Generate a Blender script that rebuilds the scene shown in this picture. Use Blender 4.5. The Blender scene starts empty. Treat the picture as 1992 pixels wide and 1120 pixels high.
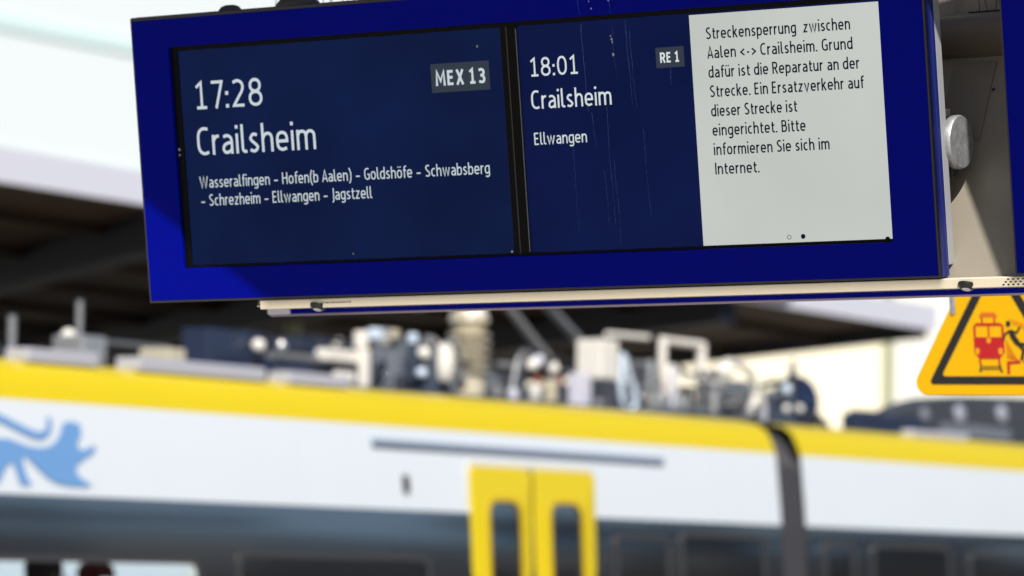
import bpy, bmesh, math, random
from mathutils import Vector, Matrix
random.seed(7)
sc = bpy.context.scene
C = sc.collection
R = math.radians

# ------------------------------------------------------------------ camera
cam = bpy.data.cameras.new("camera")
cam.lens = 145.0
cam.sensor_width = 36.0
cam.clip_end = 2000.0
cam.dof.use_dof = True
cam.dof.focus_distance = 8.06
cam.dof.aperture_fstop = 4.1
cam.dof.aperture_blades = 9
cam_o = bpy.data.objects.new("camera", cam)
C.objects.link(cam_o)
EYE = Vector((0, 0, 1.6))
cam_o.matrix_world = Matrix(((0.99989366, -0.0145834, 0.0, EYE.x),
                             (-0.00103697, -0.07109858, -0.99746875, EYE.y),
                             (0.01454649, 0.99736268, -0.07110614, EYE.z),
                             (0, 0, 0, 1)))
sc.camera = cam_o

# ------------------------------------------------------------------ light
EXPO = 0.2
SUN_AZ, SUN_EL = R(8.0), R(45.0)          # azimuth to the right of straight behind the camera
SUN = Vector((math.sin(SUN_AZ) * math.cos(SUN_EL), -math.cos(SUN_AZ) * math.cos(SUN_EL), math.sin(SUN_EL)))
wd = bpy.data.worlds.new("World")
sc.world = wd
wd.use_nodes = True
nt = wd.node_tree
sky = nt.nodes.new("ShaderNodeTexSky")
sky.sky_type = 'NISHITA'
sky.sun_disc = False
sky.sun_elevation = SUN_EL
sky.sun_rotation = math.atan2(SUN.x, SUN.y)
bg = nt.nodes["Background"]
bg.inputs[1].default_value = 0.055
nt.links.new(sky.outputs[0], bg.inputs[0])
sl = bpy.data.lights.new("sun", 'SUN')
sl.energy = 5.0
sl.angle = R(0.5)
sl.color = (1.0, 0.95, 0.87)
so = bpy.data.objects.new("sun", sl)
so.rotation_euler = SUN.to_track_quat('Z', 'Y').to_euler()
so.location = (0, -5, 12)
C.objects.link(so)
sc.view_settings.view_transform = 'Standard'
sc.view_settings.look = 'None'
sc.view_settings.exposure = EXPO
sc.view_settings.gamma = 1.0
sc.cycles.use_denoising = True
sc.cycles.max_bounces = 8
sc.cycles.caustics_reflective = False
sc.cycles.sample_clamp_indirect = 20.0
K = 2.0 ** -EXPO                            # a screen's own light is set against the exposure

# ------------------------------------------------------------------ materials
def mat(name, col, rough=0.5, metal=0.0, coat=0.0, var=0.0, scale=8.0, bump=0.0, stretch=(1, 1, 1), spec=0.5):
    m = bpy.data.materials.new(name)
    m.use_nodes = True
    n = m.node_tree.nodes
    l = m.node_tree.links
    b = n["Principled BSDF"]
    b.inputs["Base Color"].default_value = (*col, 1)
    b.inputs["Roughness"].default_value = rough
    b.inputs["Metallic"].default_value = metal
    b.inputs["Coat Weight"].default_value = coat
    b.inputs["Coat Roughness"].default_value = 0.08
    b.inputs["Coat IOR"].default_value = 1.5
    b.inputs["Specular IOR Level"].default_value = spec
    if var or bump:
        tc = n.new("ShaderNodeTexCoord")
        mp = n.new("ShaderNodeMapping")
        mp.inputs["Scale"].default_value = stretch
        nz = n.new("ShaderNodeTexNoise")
        nz.inputs["Scale"].default_value = scale
        nz.inputs["Detail"].default_value = 6
        nz.inputs["Roughness"].default_value = 0.6
        l.new(tc.outputs["Object"], mp.inputs[0])
        l.new(mp.outputs[0], nz.inputs["Vector"])
        if var:
            mx = n.new("ShaderNodeMix")
            mx.data_type = 'RGBA'
            mx.inputs[6].default_value = (*[max(0, c * (1 - var)) for c in col], 1)
            mx.inputs[7].default_value = (*[min(1, c * (1 + var)) for c in col], 1)
            l.new(nz.outputs[0], mx.inputs[0])
            l.new(mx.outputs[2], b.inputs["Base Color"])
        if bump:
            bp = n.new("ShaderNodeBump")
            bp.inputs["Strength"].default_value = bump
            bp.inputs["Distance"].default_value = 0.01
            l.new(nz.outputs[0], bp.inputs["Height"])
            l.new(bp.outputs[0], b.inputs["Normal"])
    return m

def glow(name, col, strength=1.0, rough=0.30, base=(0.001, 0.0015, 0.003), var=0.0, spec=0.03):
    """a lit display surface: gives off its own light behind a slightly glossy cover"""
    m = mat(name, base, rough, spec=spec)
    b = m.node_tree.nodes["Principled BSDF"]
    b.inputs["Emission Color"].default_value = (*col, 1)
    b.inputs["Emission Strength"].default_value = strength * K
    if var:
        n, l = m.node_tree.nodes, m.node_tree.links
        tc = n.new("ShaderNodeTexCoord")
        nz = n.new("ShaderNodeTexNoise")
        nz.inputs["Scale"].default_value = 3.0
        nz.inputs["Detail"].default_value = 3
        mx = n.new("ShaderNodeMix")
        mx.data_type = 'RGBA'
        mx.inputs[6].default_value = (*[c * (1 - var) for c in col], 1)
        mx.inputs[7].default_value = (*[c * (1 + var) for c in col], 1)
        l.new(tc.outputs["Object"], nz.inputs["Vector"])
        l.new(nz.outputs[0], mx.inputs[0])
        l.new(mx.outputs[2], b.inputs["Emission Color"])
    return m

def glass(name, tint=(0.9, 0.95, 1.0), refl=0.12):
    m = bpy.data.materials.new(name)
    m.use_nodes = True
    n, l = m.node_tree.nodes, m.node_tree.links
    n.remove(n["Principled BSDF"])
    t = n.new("ShaderNodeBsdfTransparent")
    t.inputs[0].default_value = (*tint, 1)
    g = n.new("ShaderNodeBsdfGlossy")
    g.inputs["Roughness"].default_value = 0.03
    mx = n.new("ShaderNodeMixShader")
    mx.inputs[0].default_value = refl
    l.new(t.outputs[0], mx.inputs[1])
    l.new(g.outputs[0], mx.inputs[2])
    l.new(mx.outputs[0], n["Material Output"].inputs[0])
    return m

M = dict(
    blue=mat("ultramarine_enamel", (0.0006, 0.0036, 0.27), 0.38, spec=0.05, var=0.10, scale=3.0),
    trim=mat("edge_trim", (0.055, 0.05, 0.052), 0.35, spec=0.3),
    chamfer=mat("frame_edge_paint", (0.010, 0.018, 0.15), 0.45, spec=0.3),
    tray=mat("pale_grey_tray", (0.36, 0.37, 0.40), 0.5, var=0.08),
    cream=mat("cream_housing_paint", (0.29, 0.26, 0.21), 0.5, var=0.22, scale=2.2, stretch=(1, 3, 0.6), bump=0.05),
    bezel=mat("black_bezel", (0.003, 0.003, 0.003), 0.45, spec=0.12),
    bezel_edge=mat("bezel_edge_metal", (0.22, 0.22, 0.25), 0.35, metal=0.7),
    galv=mat("galvanised_steel", (0.42, 0.43, 0.45), 0.5, metal=0.6, var=0.75, scale=60.0, bump=0.2),
    steel=mat("dull_steel", (0.35, 0.36, 0.38), 0.45, metal=0.7),
    wire=mat("stainless_wire", (0.30, 0.31, 0.32), 0.35, metal=0.9),
    black=mat("black_plastic", (0.012, 0.012, 0.013), 0.4),
    white=mat("white_train_paint", (0.71, 0.77, 0.85), 0.32, coat=0.4, var=0.03, scale=1.0),
    yellow=mat("traffic_yellow_paint", (0.66, 0.51, 0.005), 0.35, coat=0.3, var=0.03, scale=1.2),
    door_yellow=mat("door_yellow_paint", (0.74, 0.57, 0.006), 0.35, coat=0.3),
    band=mat("dark_glazing_band", (0.022, 0.026, 0.034), 0.10, coat=1.0, bump=0.22, scale=1.3, stretch=(0.22, 1, 5.0)),
    pane=mat("dark_tinted_glass", (0.010, 0.013, 0.018), 0.05, coat=1.0, bump=0.16, scale=1.1, stretch=(0.5, 1, 3.0)),
    frame_grey=mat("window_frame_grey", (0.045, 0.045, 0.05), 0.4),
    rubber=mat("bellows_rubber", (0.020, 0.020, 0.024), 0.6),
    roofgrey=mat("train_roof_grey", (0.16, 0.17, 0.19), 0.55, var=0.2, scale=2),
    navy=mat("navy_equipment_paint", (0.018, 0.028, 0.065), 0.35, coat=0.3),
    darkbox=mat("charcoal_equipment_paint", (0.05, 0.055, 0.07), 0.4, var=0.2, scale=3),
    greybox=mat("grey_equipment_paint", (0.17, 0.19, 0.23), 0.4, var=0.15, scale=3),
    silver=mat("bare_aluminium", (0.72, 0.72, 0.73), 0.28, metal=0.8),
    offwhite=mat("off_white_equipment", (0.78, 0.75, 0.70), 0.4, var=0.06),
    beige=mat("beige_insulator_glaze", (0.52, 0.47, 0.36), 0.25, coat=0.5),
    redbrown=mat("red_brown_insulator", (0.20, 0.05, 0.03), 0.25, coat=0.5),
    pale_blue=mat("pale_blue_pipe", (0.62, 0.74, 0.90), 0.2, coat=0.5),
    slate=mat("slate_blue_paint", (0.06, 0.08, 0.12), 0.4, var=0.15),
    lilac=mat("lilac_white", (0.62, 0.62, 0.74), 0.4),
    chrome=mat("chrome", (0.9, 0.9, 0.9), 0.09, metal=1.0),
    reflection_pale=mat("reflection_grey", (0.50, 0.53, 0.62), 0.3, metal=0.4),
    fairing=mat("fairing_pale", (0.44, 0.45, 0.54), 0.4),
    lion=mat("lion_emblem_blue", (0.15, 0.33, 0.66), 0.35, coat=0.3),
    gutter=mat("gutter_blue_grey", (0.20, 0.25, 0.36), 0.4),
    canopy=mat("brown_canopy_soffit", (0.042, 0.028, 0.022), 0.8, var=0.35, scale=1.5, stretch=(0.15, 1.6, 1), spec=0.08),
    girder=mat("dark_navy_girder", (0.014, 0.018, 0.032), 0.6, spec=0.12),
    fascia=mat("pale_fascia", (0.70, 0.71, 0.83), 0.5, var=0.03),
    column=mat("olive_column_paint", (0.30, 0.33, 0.20), 0.5),
    wall_cream=mat("cream_render", (0.86, 0.81, 0.64), 0.8, var=0.04, scale=0.6),
    wall_white=mat("white_render", (0.72, 0.72, 0.68), 0.8, var=0.04, scale=0.6),
    facade=mat("white_facade_panel", (0.86, 0.94, 0.98), 0.35, spec=0.8),
    facade_glass=mat("pale_cyan_glazing", (0.74, 0.93, 0.95), 0.2, coat=0.5),
    mullion=mat("grey_facade_edge", (0.28, 0.27, 0.27), 0.5),
    concrete=mat("platform_concrete", (0.45, 0.415, 0.36), 0.85, var=0.2, scale=1.2, bump=0.2),
    ballast=mat("track_ballast", (0.24, 0.21, 0.18), 0.9, var=0.5, scale=18, bump=0.6),
    roof_sheet=mat("roof_sheet", (0.30, 0.29, 0.28), 0.6, var=0.1),
    sign_yellow=mat("sign_yellow", (0.86, 0.48, 0.003), 0.45, spec=0.2),
    sign_black=mat("sign_black", (0.016, 0.016, 0.018), 0.4),
    matt_black=mat("matt_black", (0.02, 0.02, 0.024), 0.8, spec=0.1),
    sign_red=mat("sign_red", (0.52, 0.012, 0.016), 0.4),
    sign_hatch=mat("sign_hatch_orange", (0.72, 0.16, 0.012), 0.4),
    lamp_glass=mat("lamp_cover", (0.85, 0.82, 0.75), 0.3),
    skin=mat("skin", (0.55, 0.33, 0.24), 0.5),
    hair=mat("dark_hair", (0.02, 0.014, 0.010), 0.5),
    cap_red=mat("red_cap_cloth", (0.55, 0.02, 0.03), 0.8),
    cloth_dark=mat("dark_jacket_cloth", (0.05, 0.06, 0.09), 0.8),
    cloth_pale=mat("pale_shirt_cloth", (0.6, 0.6, 0.58), 0.8),
    interior=mat("interior_panel", (0.72, 0.74, 0.76), 0.5),
    nest=mat("dark_cap", (0.05, 0.045, 0.042), 0.6),
    print=mat("print_grey", (0.16, 0.14, 0.12), 0.6),
    streak=mat("dried_drip", (0.12, 0.22, 0.50), 0.5),
    scr_left=glow("lit_screen_left", (0.0040, 0.0105, 0.052), var=0.55),
    scr_right=glow("lit_screen_right", (0.0032, 0.0080, 0.052), var=0.45),
    scr_off=glow("dark_screen", (0.003, 0.005, 0.02)),
    badge=glow("lit_badge", (0.034, 0.044, 0.062)),
    notice=glow("lit_notice", (0.545, 0.570, 0.535), var=0.12),
    text=glow("lit_letters", (0.58, 0.66, 0.70)),
    text_r=glow("lit_letters_right", (0.68, 0.74, 0.75)),
    ink=glow("dark_letters", (0.004, 0.007, 0.018)),
)
for k_ in ('band', 'pane'):
    M[k_].node_tree.nodes['Principled BSDF'].inputs['Coat IOR'].default_value = 2.6
# dried drips are thin films: mostly see-through
n_, l_ = M['streak'].node_tree.nodes, M['streak'].node_tree.links
M['streak'].node_tree.nodes["Principled BSDF"].inputs["Alpha"].default_value = 0.30

# ------------------------------------------------------------------ helpers
class MB:
    """collects shapes and links them as ONE mesh object"""
    def __init__(self):
        self.v, self.f = [], []
    def add(self, vs, fs):
        o = len(self.v)
        self.v += [tuple(p) for p in vs]
        self.f += [tuple(i + o for i in q) for q in fs]
        return self
    def box(self, x0, x1, y0, y1, z0, z1):
        return self.add([(x0, y0, z0), (x1, y0, z0), (x1, y1, z0), (x0, y1, z0), (x0, y0, z1), (x1, y0, z1), (x1, y1, z1), (x0, y1, z1)],
                        [(0, 3, 2, 1), (4, 5, 6, 7), (0, 1, 5, 4), (1, 2, 6, 5), (2, 3, 7, 6), (3, 0, 4, 7)])
    def tube(self, pts, r, n=12, cap=True):
        pts = [Vector(p) for p in pts]
        rs = r if isinstance(r, (list, tuple)) else [r] * len(pts)
        o = len(self.v)
        prev = None
        for i, p in enumerate(pts):
            d = (pts[min(i + 1, len(pts) - 1)] - pts[max(i - 1, 0)]).normalized()
            if prev is None:
                a = Vector((0, 0, 1)) if abs(d.z) < 0.9 else Vector((1, 0, 0))
                e1 = d.cross(a).normalized()
            else:
                e1 = (prev - d * prev.dot(d)).normalized()
            prev = e1
            e2 = d.cross(e1)
            for k in range(n):
                t = 2 * math.pi * k / n
                self.v.append(tuple(p + (e1 * math.cos(t) + e2 * math.sin(t)) * rs[i]))
        for i in range(len(pts) - 1):
            for k in range(n):
                a, b = o + i * n + k, o + i * n + (k + 1) % n
                self.f.append((a, b, b + n, a + n))
        if cap:
            self.f.append(tuple(o + k for k in range(n))[::-1])
            self.f.append(tuple(o + (len(pts) - 1) * n + k for k in range(n)))
        return self
    def lathe(self, base, axis, prof, n=20):
        """prof: (radius, height along axis) pairs"""
        base, axis = Vector(base), Vector(axis).normalized()
        e1 = axis.cross(Vector((0, 0, 1)) if abs(axis.z) < 0.9 else Vector((1, 0, 0))).normalized()
        e2 = axis.cross(e1)
        o = len(self.v)
        for r, h in prof:
            for k in range(n):
                t = 2 * math.pi * k / n
                self.v.append(tuple(base + axis * h + (e1 * math.cos(t) + e2 * math.sin(t)) * max(r, 1e-4)))
        for i in range(len(prof) - 1):
            for k in range(n):
                a, b = o + i * n + k, o + i * n + (k + 1) % n
                self.f.append((a, b, b + n, a + n))
        self.f.append(tuple(o + k for k in range(n))[::-1])
        self.f.append(tuple(o + (len(prof) - 1) * n + k for k in range(n)))
        return self
    def prism(self, pts, lo, hi, fn):
        """polygon pts (a,b) between depth lo and hi; fn(a,b,d) -> point"""
        n = len(pts)
        return self.add([fn(a, b, lo) for a, b in pts] + [fn(a, b, hi) for a, b in pts],
                        [tuple(range(n)), tuple(range(2 * n - 1, n - 1, -1))] + [(i, i + n, (i + 1) % n + n, (i + 1) % n) for i in range(n)])
    def ring(self, outer, inner, lo, hi, fn):
        n = len(outer)
        vs = [fn(a, b, d) for d in (lo, hi) for pl in (outer, inner) for a, b in pl]
        fs = []
        for i in range(n):
            j = (i + 1) % n
            fs += [(i, j, n + j, n + i), (2 * n + i, 3 * n + i, 3 * n + j, 2 * n + j), (i, 2 * n + i, 2 * n + j, j), (n + i, n + j, 3 * n + j, 3 * n + i)]
        return self.add(vs, fs)
    def build(self, name, m, parent=None, smooth=False, bevel=0.0, fix=True):
        me = bpy.data.meshes.new(name)
        me.from_pydata(self.v, [], self.f)
        if fix:
            bm = bmesh.new()
            bm.from_mesh(me)
            bmesh.ops.recalc_face_normals(bm, faces=bm.faces)
            bm.to_mesh(me)
            bm.free()
        if smooth:
            for p in me.polygons:
                p.use_smooth = True
            me.set_sharp_from_angle(angle=R(40))
        me.materials.append(m)
        o = bpy.data.objects.new(name, me)
        C.objects.link(o)
        if parent is not None:
            o.parent = parent
        if bevel:
            b = o.modifiers.new("bevel", 'BEVEL')
            b.width = bevel
            b.segments = 2
            b.limit_method = 'ANGLE'
        return o

def thing(name, label, cat, mw=None, group=None):
    o = bpy.data.objects.new(name, None)
    o.empty_display_size = 0.1
    C.objects.link(o)
    if mw is not None:
        o.matrix_world = mw
    return tag(o, label, cat, group)

def tag(o, label, cat, group=None):
    o['label'] = label
    o['category'] = cat
    if group:
        o['group'] = group
    return o

def structure(o):
    o['kind'] = 'structure'
    return o

def rrect(x0, x1, y0, y1, r, n=6):
    pts = []
    for cx, cy, a in ((x1 - r, y1 - r, 0), (x0 + r, y1 - r, 90), (x0 + r, y0 + r, 180), (x1 - r, y0 + r, 270)):
        for k in range(n + 1):
            t = R(a + 90 * k / n)
            pts.append((cx + r * math.cos(t), cy + r * math.sin(t)))
    return pts

# ------------------------------------------------------------------ local frames
BO = Vector((-0.84521606, 8.96171143, 2.81326732))           # departure board: outer top left corner of its face
BU = Vector((0.835141921, -0.550034519, 0.0))
BV = Vector((0.08053546, 0.12228058, -0.98922267))
BW = Vector((0.54410662, 0.82614132, 0.14641892))
def frame(o, x, y, z):
    m = Matrix.Identity(4)
    for i, c in enumerate((x, y, z)):
        m.col[i][0:3] = c
    m.col[3][0:3] = o
    return m
BOARD = frame(BO, BU, BW, -BV)
def bp(u, v, w):                                             # board-local point
    return (u, w, -v)
def bworld(u, v, w):
    return BO + BU * u + BV * v + BW * w
P0 = Vector((0.11856446, 23.99354413, 0.0))                  # the train's side plane, at its door
T = Vector((0.52890333, 0.84868208, 0.0))
N = Vector((0.84868208, -0.52890333, 0.0))
TRAIN = frame(P0, T, -N, Vector((0, 0, 1)))

# ------------------------------------------------------------------ ground
def sheet(name, pts, z, m, mw=None, thick=0.0):
    mb = MB()
    if thick:
        mb.prism(pts, z - thick, z, lambda a, b, d: (a, b, d))
    else:
        mb.add([(a, b, z) for a, b in pts], [tuple(range(len(pts)))])
    o = mb.build(name, m)
    if mw is not None:
        o.matrix_world = mw
    return structure(o)
sheet("ground", [(-900, -900), (900, -900), (900, 1200), (-900, 1200)], -0.62, M['ballast'])
# train-local: y = distance behind the train's near side (negative = towards the camera)
sheet("platform", [(-60, -22), (80, -22), (80, -4.2), (-60, -4.2)], 0.0, M['concrete'], TRAIN, 0.6)
far_pf = sheet("platform", [(-60, 4.4), (90, 4.4), (90, 42), (-60, 42)], 0.0, M['concrete'], TRAIN, 0.6)

# ------------------------------------------------------------------ unseen roof over the platform, shaped to cast the shade on the board
def to_roof(p, h):
    q = p + SUN * ((h - p.z) / SUN.z)
    return (q.x, q.y)
RH = 3.3
a1, a2 = Vector(to_roof(bworld(0.013, 0.400, 0), RH)), Vector(to_roof(bworld(0.306, 0.614, 0), RH))
da = a2 - a1
h0, h1, h2, h3 = [to_roof(bworld(u, v, 0), RH) for u, v in ((1.952, .06), (2.098, .06), (2.098, .66), (1.952, .66))]
root = thing("shade_roof", "unseen grey roof sheets cut to shade the blue departure board", "canopy roof")
pl = a1 - da * 1.75
VB = .6275
pr = Vector(to_roof(bworld(.306 + (VB - .614) * 1.37, VB, 0), RH))
h2, h3 = to_roof(bworld(2.098, VB, 0), RH), to_roof(bworld(1.952, VB, 0), RH)
rr_ = to_roof(bworld(3.2, VB, 0), RH)
mb = MB()
fn = lambda a, b, d: (a, b, d)
# roof sheets with a slot cut to let sun into the gap between the two display faces: butting pieces round the slot
tm = (h0[0] + .12, h0[1] + .35)
tl = to_roof(bworld(-.06, -.10, 0), RH)
mb.prism([tuple(pl), tl, tm, h0, h3, tuple(pr)], RH, RH + 0.05, fn)
mb.prism([tm, (h1[0] + 1.2, h1[1] + .3), rr_, h2, h1, h0], RH, RH + 0.05, fn)
mb.build("roof_sheet", M['roof_sheet'], root)
px_, py_ = h1[0] + 2.0, h1[1] - .75
MB().box(px_ - .07, px_ + .07, py_ - .07, py_ + .07, 0.0, RH - .123).build("post", M['column'], root)
MB().box(px_ - 1.6, px_ + .06, py_ + .10, py_ + .20, RH - .12, RH - .003).build("beam", M['girder'], root)

# ------------------------------------------------------------------ stroke lettering
def arc(cx, cy, rx, ry, a0, a1, n=9, p=2.35):
    out = []
    for i in range(n + 1):
        t = R(a0 + (a1 - a0) * i / n)
        c, s = math.cos(t), math.sin(t)
        out.append((cx + rx * math.copysign(abs(c) ** (2 / p), c), cy + ry * math.copysign(abs(s) ** (2 / p), s)))
    return out
def cr(p, n=5):
    q = [p[0]] + list(p) + [p[-1]]
    out = []
    for i in range(1, len(q) - 2):
        for k in range(n):
            t = k / n
            out.append(tuple(0.5 * (2 * q[i][j] + (q[i + 1][j] - q[i - 1][j]) * t + (2 * q[i - 1][j] - 5 * q[i][j] + 4 * q[i + 1][j] - q[i + 2][j]) * t * t
                                    + (3 * q[i][j] - q[i - 1][j] - 3 * q[i + 1][j] + q[i + 2][j]) * t ** 3) for j in (0, 1)))
    out.append(tuple(p[-1]))
    return out
def cr3(p, n=5):
    q = [p[0]] + list(p) + [p[-1]]
    out = []
    for i in range(1, len(q) - 2):
        for k in range(n):
            t = k / n
            out.append(tuple(0.5 * (2 * q[i][j] + (q[i + 1][j] - q[i - 1][j]) * t + (2 * q[i - 1][j] - 5 * q[i][j] + 4 * q[i + 1][j] - q[i + 2][j]) * t * t
                                    + (3 * q[i][j] - q[i - 1][j] - 3 * q[i + 1][j] + q[i + 2][j]) * t ** 3) for j in (0, 1, 2)))
    out.append(tuple(p[-1]))
    return out
X = 0.705
def glyph(ch, h):
    """centre lines of one condensed sans letter, cap height 1: (strokes, width); a stroke may be (points, width factor)"""
    b, t, xt = h, 1 - h, X - h
    dots = lambda w: [([(w / 2 - .11, .875), (w / 2 - .11, .985)], 1.05), ([(w / 2 + .11, .875), (w / 2 + .11, .985)], 1.05)]
    if ch in 'öü':
        s, w = glyph({'ö': 'o', 'ü': 'u'}[ch], h)
        return s + dots(w), w
    if ch == 'n' or ch == 'h':
        w = .37
        return [[(0, 0), (0, X if ch == 'n' else 1.02)], [(0, xt - .17)] + arc(w / 2 + .015, xt - .21, w / 2 - .015, .21, 160, 0) + [(w, 0)]], w
    if ch == 'm':
        s = [[(0, 0), (0, X)]]
        for k in (0, .33):
            s.append([(k, xt - .16)] + arc(k + .172, xt - .19, .158, .19, 160, 0) + [(k + .33, 0)])
        return s, .66
    if ch == 'u':
        w = .37
        return [[(0, X), (0, b + .2)] + arc(w / 2 - .015, b + .21, w / 2 - .015, .21, 180, 340) + [(w, b + .17)], [(w, X), (w, 0)]], w
    if ch == 'r': return [[(0, 0), (0, X)], cr([(0, .44), (.05, xt - .09), (.13, xt - .01), (.24, xt)])], .22
    if ch == 'i': return [[(0, 0), (0, X)], ([(0, .88), (0, 1.0)], 1.12)], 0
    if ch == 'l': return [[(0, 1.02), (0, b + .13)] + arc(.12, b + .12, .12, .12, 180, 270, 5) + [(.17, b + .01)]], .13
    if ch == 't': return [[(.08, .90), (.08, b + .13)] + arc(.20, b + .12, .12, .12, 180, 270, 5) + [(.28, b + .015)], [(-.03, xt), (.27, xt)]], .25
    if ch == 'f': return [[(.08, 0), (.08, .84)] + arc(.22, .84, .14, t + .03 - .84, 180, 90, 6) + [(.29, t + .02)], [(-.03, xt), (.25, xt)]], .24
    if ch == 'a':
        w = .35
        return [cr([(.02, xt - .045), (.13, xt), (.25, xt - .025), (.33, xt - .11), (w, xt - .24)]) + [(w, 0)],
                cr([(w, .40), (.19, .385), (.06, .32), (.005, .20), (.05, .085), (.15, b), (.27, .095), (w, .17)])], w
    if ch == 'e':
        w = .39
        return [[(0, .35), (w, .35)] + arc(w / 2, xt - .24, w / 2, .24, 0, 180) + [(0, b + .25)] + arc(.22, b + .25, .22, .25, 180, 270) + [(w - .02, b + .045)]], w
    if ch == 'c':
        w = .30
        return [[(w, xt - .035)] + arc(.22, xt - .25, .22, .25, 90, 180) + arc(.22, b + .25, .22, .25, 180, 270) + [(w, b + .04)]], w
    if ch == 'o': return [arc(.2, X / 2, .2, (xt - b) / 2, 0, 360, 28)], .4
    if ch == 's':
        w = .29
        return [cr([(w - .01, xt - .04), (w * .55, xt), (.07, xt - .045), (.015, xt - .15), (.07, xt - .24), (w * .5, X / 2), (w - .05, b + .21), (w, b + .13), (w - .06, b + .035), (w * .42, b), (-.01, b + .05)])], w
    if ch in 'gd':
        w = .38
        s = [[(w, xt - .035), (.24, xt)] + arc(.2, xt - .25, .2, .25, 90, 180) + arc(.2, b + .25, .2, .25, 180, 275) + [(w, b + .14)]]
        if ch == 'd': s.append([(w, 0), (w, 1.02)])
        else: s.append([(w, X), (w, -.04)] + arc(w - .19, -.04, .19, .18, 0, -90, 6) + [(.02, -.19)])
        return s, w
    if ch in 'bp':
        w = .38
        s = [[(0, xt - .14)] + arc(w - .2, xt - .25, .2, .25, 95, 0) + arc(w - .2, b + .25, .2, .25, 0, -90) + [(0, b + .035)]]
        s.append([(0, 0), (0, 1.02)] if ch == 'b' else [(0, X), (0, -.26)])
        return s, w
    if ch == 'k': return [[(0, 0), (0, 1.02)], [(.33, X), (.03, .34)], [(.10, .43), (.36, 0)]], .35
    if ch == 'v': return [[(0, X), (.20, .01), (.40, X)]], .4
    if ch == 'w': return [[(0, X), (.16, .02), (.32, X - .02), (.48, .02), (.64, X)]], .64
    if ch == 'z': return [[(0, xt), (.32, xt), (.01, b), (.33, b)]], .33
    if ch == 'W': return [[(0, 1), (.20, .02), (.40, .97), (.60, .02), (.80, 1)]], .80
    if ch == 'H': return [[(0, 0), (0, 1)], [(.45, 0), (.45, 1)], [(0, .52), (.45, .52)]], .45
    if ch == 'A': return [[(0, 0), (.24, 1), (.48, 0)], [(.075, .28), (.405, .28)]], .48
    if ch == 'E': return [[(.34, t), (0, t), (0, b), (.35, b)], [(0, .52), (.31, .52)]], .34
    if ch == 'I': return [[(0, 0), (0, 1)]], 0
    if ch == 'J': return [[(.12, 1), (.12, .02)] + arc(-.06, .02, .18, .20, 0, -80, 6)], .12
    if ch == 'M': return [[(0, 0), (.03, .96), (.28, .30), (.53, .96), (.56, 0)]], .56
    if ch == 'X': return [[(0, 0), (.42, 1)], [(0, 1), (.42, 0)]], .42
    if ch == 'C': return [[(.41, t - .03)] + arc(.27, t - .36, .27, .36, 90, 180) + arc(.27, b + .36, .27, .36, 180, 270) + [(.42, b + .04)]], .40
    if ch == 'G': return [[(.42, t - .03)] + arc(.27, t - .36, .27, .36, 90, 180) + arc(.27, b + .36, .27, .36, 180, 270) + [(.43, b + .05), (.43, .46), (.26, .46)]], .43
    if ch == 'S':
        w = .38
        return [cr([(w - .02, t - .045), (w * .58, t), (.10, t - .05), (.02, t - .2), (.09, t - .34), (w * .5, .5), (w - .06, b + .32), (w, b + .19), (w - .08, b + .045), (w * .42, b), (-.01, b + .06)])], w
    if ch == 'R': return [[(0, 0), (0, 1)], [(0, t), (.16, t)] + arc(.18, t - .22, .2, .22, 90, -90) + [(0, t - .44)], [(.19, t - .44), (.42, 0)]], .40
    if ch == 'B': return [[(0, 0), (0, 1)], [(0, t), (.16, t)] + arc(.18, t - .2, .17, .2, 90, -90) + [(0, t - .4)], [(.16, t - .4)] + arc(.18, b + .24, .21, .24, 90, -90) + [(0, b)]], .39
    if ch == '1': return [[(.02, .79), (.21, .96), (.21, b)], [(.02, b), (.40, b)]], .40
    if ch == '7': return [[(0, t), (.40, t), (.15, 0)]], .40
    if ch == '2': return [cr([(.01, t - .06), (.16, t), (.31, t - .06), (.37, t - .22), (.33, t - .38), (.2, .36), (0.01, b + .005)]) + [(.40, b)]], .40
    if ch == '3': return [cr([(.01, t - .045), (.17, t), (.31, t - .06), (.35, t - .2), (.29, t - .35), (.12, .53)]), cr([(.12, .53), (.30, .47), (.37, .28), (.31, .11), (.17, b), (0, b + .045)])], .37
    if ch == '8': return [arc(.21, .74, .18, t - .74, 0, 360, 26, 2.1), arc(.21, .27 + b / 4, .21, .27 - b * .75 + .0, 0, 360, 28, 2.15)], .42
    if ch == '0': return [arc(.21, .5, .21, .5 - b, 0, 360, 30, 2.4)], .42
    if ch == '–': return [[(0, .34), (.40, .34)]], .40
    if ch == '-': return [[(0, .33), (.22, .33)]], .22
    if ch == '(': return [cr([(.16, 1.08), (.03, .75), (0, .42), (.03, .1), (.16, -.22)])], .13
    if ch == ')': return [cr([(0, 1.08), (.13, .75), (.16, .42), (.13, .1), (0, -.22)])], .16
    if ch == ':': return [([(.0, 0), (.0, .13)], 1.25), ([(.0, .46), (.0, .59)], 1.25)], 0.02
    if ch == '.': return [([(.0, 0), (.0, .125)], 1.2)], 0.02
    if ch == '<': return [[(.34, .62), (0, .36), (.34, .10)]], .34
    if ch == '>': return [[(0, .62), (.34, .36), (0, .10)]], .34
    raise KeyError(ch)

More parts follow.
